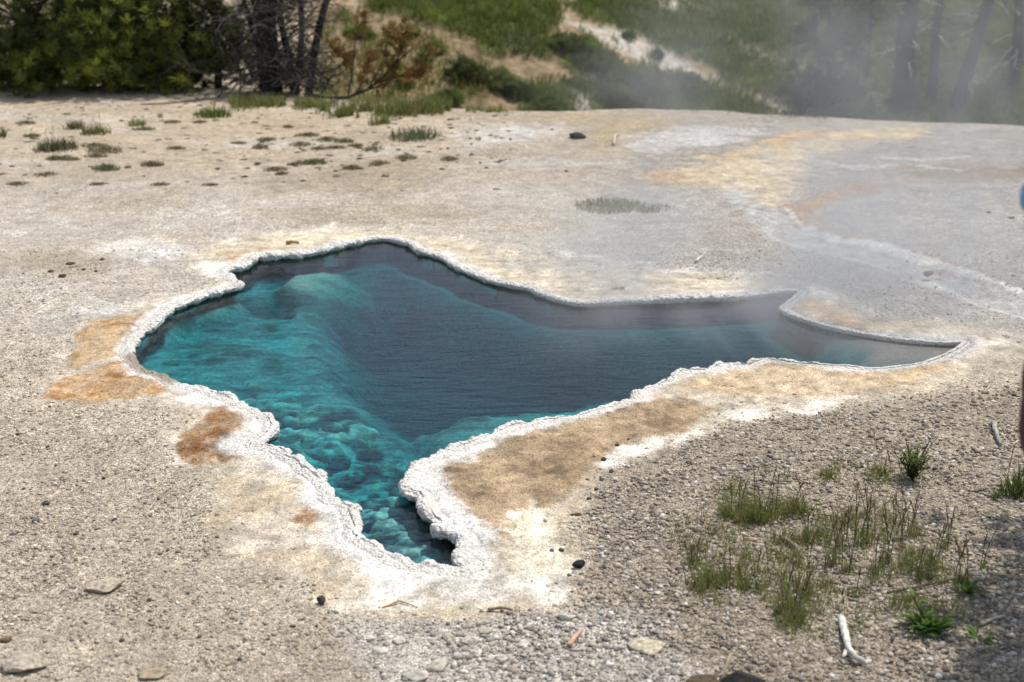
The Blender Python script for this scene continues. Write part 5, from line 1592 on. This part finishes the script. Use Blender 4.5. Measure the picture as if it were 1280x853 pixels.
    bm = bmesh.new(); bmesh.ops.create_cube(bm, size=1); bmesh.ops.scale(bm, vec=(.009, .15, .075), verts=bm.verts); bmesh.ops.bevel(bm, geom=bm.edges[:], offset=.003, segments=2, affect='EDGES')
    me = bpy.data.meshes.new('phone'); bm.to_mesh(me); bm.free()
    a = me.color_attributes.new('Col', 'FLOAT_COLOR', 'POINT'); a.data.foreach_set('color', np.tile(np.array([.03, .03, .035, 1], np.float32), len(me.vertices)))
    me.materials.append(M_cloth)
    o = bpy.data.objects.new('phone', me); COL.objects.link(o); o.location = base + Vector((-.27, .035, 1.58))
    tag(o, 'dark phone held up by the person at the right edge', 'phone')
    # reddish brown bag on the hip, only its side shows at the edge
    c = at_depth(1317, 520, 2.42) 
    bagroot = empty('shoulder_bag', Vector((c.x, c.y, c.z - .11)), 'dark reddish brown bag slung at the right edge', 'bag')
    bv = np.sign(V0) * np.abs(V0) ** .55 * np.array([.045, .10, .095]) + np.array([0.01, 0, .10])
    link_mesh('pouch', bv, F0, M_cloth, bagroot, np.array([.075, .035, .028]), True)
    fl = np.sign(V0) * np.abs(V0) ** .6 * np.array([.05, .104, .05]) + np.array([0.01, 0, .155])
    link_mesh('flap', fl, F0, M_cloth, bagroot, np.array([.06, .028, .022]), True)
    st = MB()
    tt = np.linspace(0, 1, 14)
    l0 = Vector((0.0, -.09, .19)); l1 = Vector((base.x - c.x - .02, base.y - c.y + .05, base.z + 1.50 - (c.z - .11)))
    pts = np.array([[*(l0.lerp(l1, t) + Vector((-.09 * math.sin(t * 3.14), 0, 0)))] for t in tt])
    st.tube(pts, np.full(14, .008), np.array([.05, .025, .02]), 6); st.build('strap', M_cloth, bagroot, True)
visitor()

# ------------------------------------------------------------------ steam
def make_steam():
    x0, x1, y0, y1, z0, z1 = -1.6, 7.5, 5.2, 15.0, -0.04, 2.3
    V = [(x, y, z) for x in (x0, x1) for y in (y0, y1) for z in (z0, z1)]
    Fq = np.array([(0, 1, 3, 2), (4, 6, 7, 5), (0, 4, 5, 1), (2, 3, 7, 6), (0, 2, 6, 4), (1, 5, 7, 3)])
    m, nt, out = new_mat('steam')
    L = nt.links
    geo = nd(nt, 'ShaderNodeNewGeometry')
    sep = nd(nt, 'ShaderNodeSeparateXYZ'); L.new(geo.outputs['Position'], sep.inputs[0])
    X, Y, Z = sep.outputs
    edge = mathn(nt, 'MULTIPLY_ADD', Y, 0.16, -1.15)
    mp = nd(nt, 'ShaderNodeMapping'); mp.inputs['Scale'].default_value = (0.9, 0.55, 0.9)
    L.new(geo.outputs['Position'], mp.inputs['Vector'])
    nz = nd(nt, 'ShaderNodeTexNoise'); nz.inputs['Scale'].default_value = 1.5; nz.inputs['Detail'].default_value = 4
    nz.inputs['Distortion'].default_value = 0.7
    L.new(mp.outputs[0], nz.inputs['Vector'])
    wob = mathn(nt, 'MULTIPLY_ADD', nz.outputs['Fac'], 1.6, -0.8)
    ex = maprange(nt, mathn(nt, 'ADD', mathn(nt, 'SUBTRACT', X, edge), wob), -0.2, 2.6, 0, 1, True)
    ey = maprange(nt, Y, 5.3, 7.2, 0, 1, True)
    ey2 = maprange(nt, Y, 9.5, 14.0, 1, 0.15, True)
    ez = mathn(nt, 'MULTIPLY', maprange(nt, Z, 0.7, 2.25, 1.0, 0.0, True), maprange(nt, Z, 0.0, 0.65, 0.22, 1.0, True))
    exr = maprange(nt, X, 6.0, 7.5, 1, 0, True)
    puff = maprange(nt, nz.outputs['Fac'], 0.40, 0.62, 0.06, 1.35, True)
    dns = mathn(nt, 'MULTIPLY', ex, ey)
    for q in (ey2, ez, exr, puff, maprange(nt, X, -1.4, 0.4, 0, 1, True)):
        dns = mathn(nt, 'MULTIPLY', dns, q)
    dns = mathn(nt, 'MULTIPLY', dns, 0.10)
    # denser breath lying on the pool and its outlet
    lz = maprange(nt, Z, 0.0, 0.9, 1.0, 0.0, True)
    lx = maprange(nt, mathn(nt, 'ADD', X, wob), -0.3, 1.3, 0, 1, True)
    ly = maprange(nt, Y, 5.6, 6.3, 0, 1, True)
    ly2 = maprange(nt, Y, 6.6, 8.2, 1, 0.06, True)
    lx2 = maprange(nt, X, 2.2, 4.5, 1, 0.35, True)
    low = mathn(nt, 'MULTIPLY', lz, lx)
    for q in (ly, ly2, lx2, puff, maprange(nt, X, -1.4, 0.2, 0, 1, True)):
        low = mathn(nt, 'MULTIPLY', low, q)
    dns = mathn(nt, 'ADD', dns, mathn(nt, 'MULTIPLY', low, 0.95))
    vs = nd(nt, 'ShaderNodeVolumeScatter')
    vs.inputs['Color'].default_value = (1.0, 0.98, 0.94, 1)
    vs.inputs['Anisotropy'].default_value = 0.2
    L.new(dns, vs.inputs['Density'])
    L.new(vs.outputs[0], out.inputs['Volume'])
    o = link_mesh('steam', V, Fq, m)
    tag(o, 'thin grey steam drifting off the pool to the right', 'steam', None, 'stuff')
make_steam()

# ------------------------------------------------------------------ light, sky, camera
SUN_EL = R(65)
SUN_DIR = Vector((0.82, 0.50, 0)).normalized()
sd = Vector((SUN_DIR.x * math.cos(SUN_EL), SUN_DIR.y * math.cos(SUN_EL), math.sin(SUN_EL)))
sl = bpy.data.lights.new('sun', 'SUN')
sl.energy = 4.0
sl.angle = R(0.5)
sl.color = (1.0, 0.965, 0.915)
so = bpy.data.objects.new('sun', sl)
so.rotation_euler = sd.to_track_quat('Z', 'Y').to_euler()
so.location = (4, 4, 12)
COL.objects.link(so)
w = bpy.data.worlds.new('World')
S.world = w
w.use_nodes = True
nt = w.node_tree
nt.nodes.clear()
wo = nt.nodes.new('ShaderNodeOutputWorld')
bg = nt.nodes.new('ShaderNodeBackground')
sky = nt.nodes.new('ShaderNodeTexSky')
sky.sky_type = 'NISHITA'
sky.sun_disc = False
sky.sun_elevation = SUN_EL
sky.sun_rotation = math.atan2(SUN_DIR.x, SUN_DIR.y)
sky.altitude = 2200
bg.inputs['Strength'].default_value = 0.125
# unseen broken cloud, added to grey and brighten the pool's reflection
tcw = nt.nodes.new('ShaderNodeTexCoord')
cn = nt.nodes.new('ShaderNodeTexNoise'); cn.inputs['Scale'].default_value = 2.6; cn.inputs['Detail'].default_value = 6
mpw = nt.nodes.new('ShaderNodeMapping'); mpw.inputs['Scale'].default_value = (1, 1, 2.2)
nt.links.new(tcw.outputs['Generated'], mpw.inputs['Vector']); nt.links.new(mpw.outputs[0], cn.inputs['Vector'])
cf = maprange(nt, cn.outputs['Fac'], 0.42, 0.66, 0.25, 0.85, True)
cm = nt.nodes.new('ShaderNodeMix'); cm.data_type = 'RGBA'
nt.links.new(cf, cm.inputs['Factor']); nt.links.new(sky.outputs[0], cm.inputs['A'])
cm.inputs['B'].default_value = (5.4, 5.9, 6.6, 1)
nt.links.new(cm.outputs['Result'], bg.inputs[0])
nt.links.new(bg.outputs[0], wo.inputs[0])

cam = bpy.data.cameras.new('camera')
cam.lens = 50
cam.sensor_width = 36
cam.clip_start = 0.05
cam.clip_end = 5000
cam.dof.use_dof = True
cam.dof.focus_distance = 5.4
cam.dof.aperture_fstop = 3.2
co = bpy.data.objects.new('camera', cam)
co.location = (0, 0, CAM_H)
co.rotation_euler = (R(90) - PITCH, 0, 0)
COL.objects.link(co)
S.camera = co

S.render.engine = 'CYCLES'
S.view_settings.view_transform = 'Standard'
S.view_settings.look = 'None'
S.view_settings.exposure = 0.17
S.view_settings.gamma = 1
c = S.cycles
c.use_denoising = True
c.denoiser = 'OPENIMAGEDENOISE'
c.max_bounces = 6
c.transparent_max_bounces = 12
c.volume_bounces = 0
c.caustics_reflective = False
c.caustics_refractive = False
c.use_adaptive_sampling = False
c.volume_step_rate = 2.0
c.volume_max_steps = 128
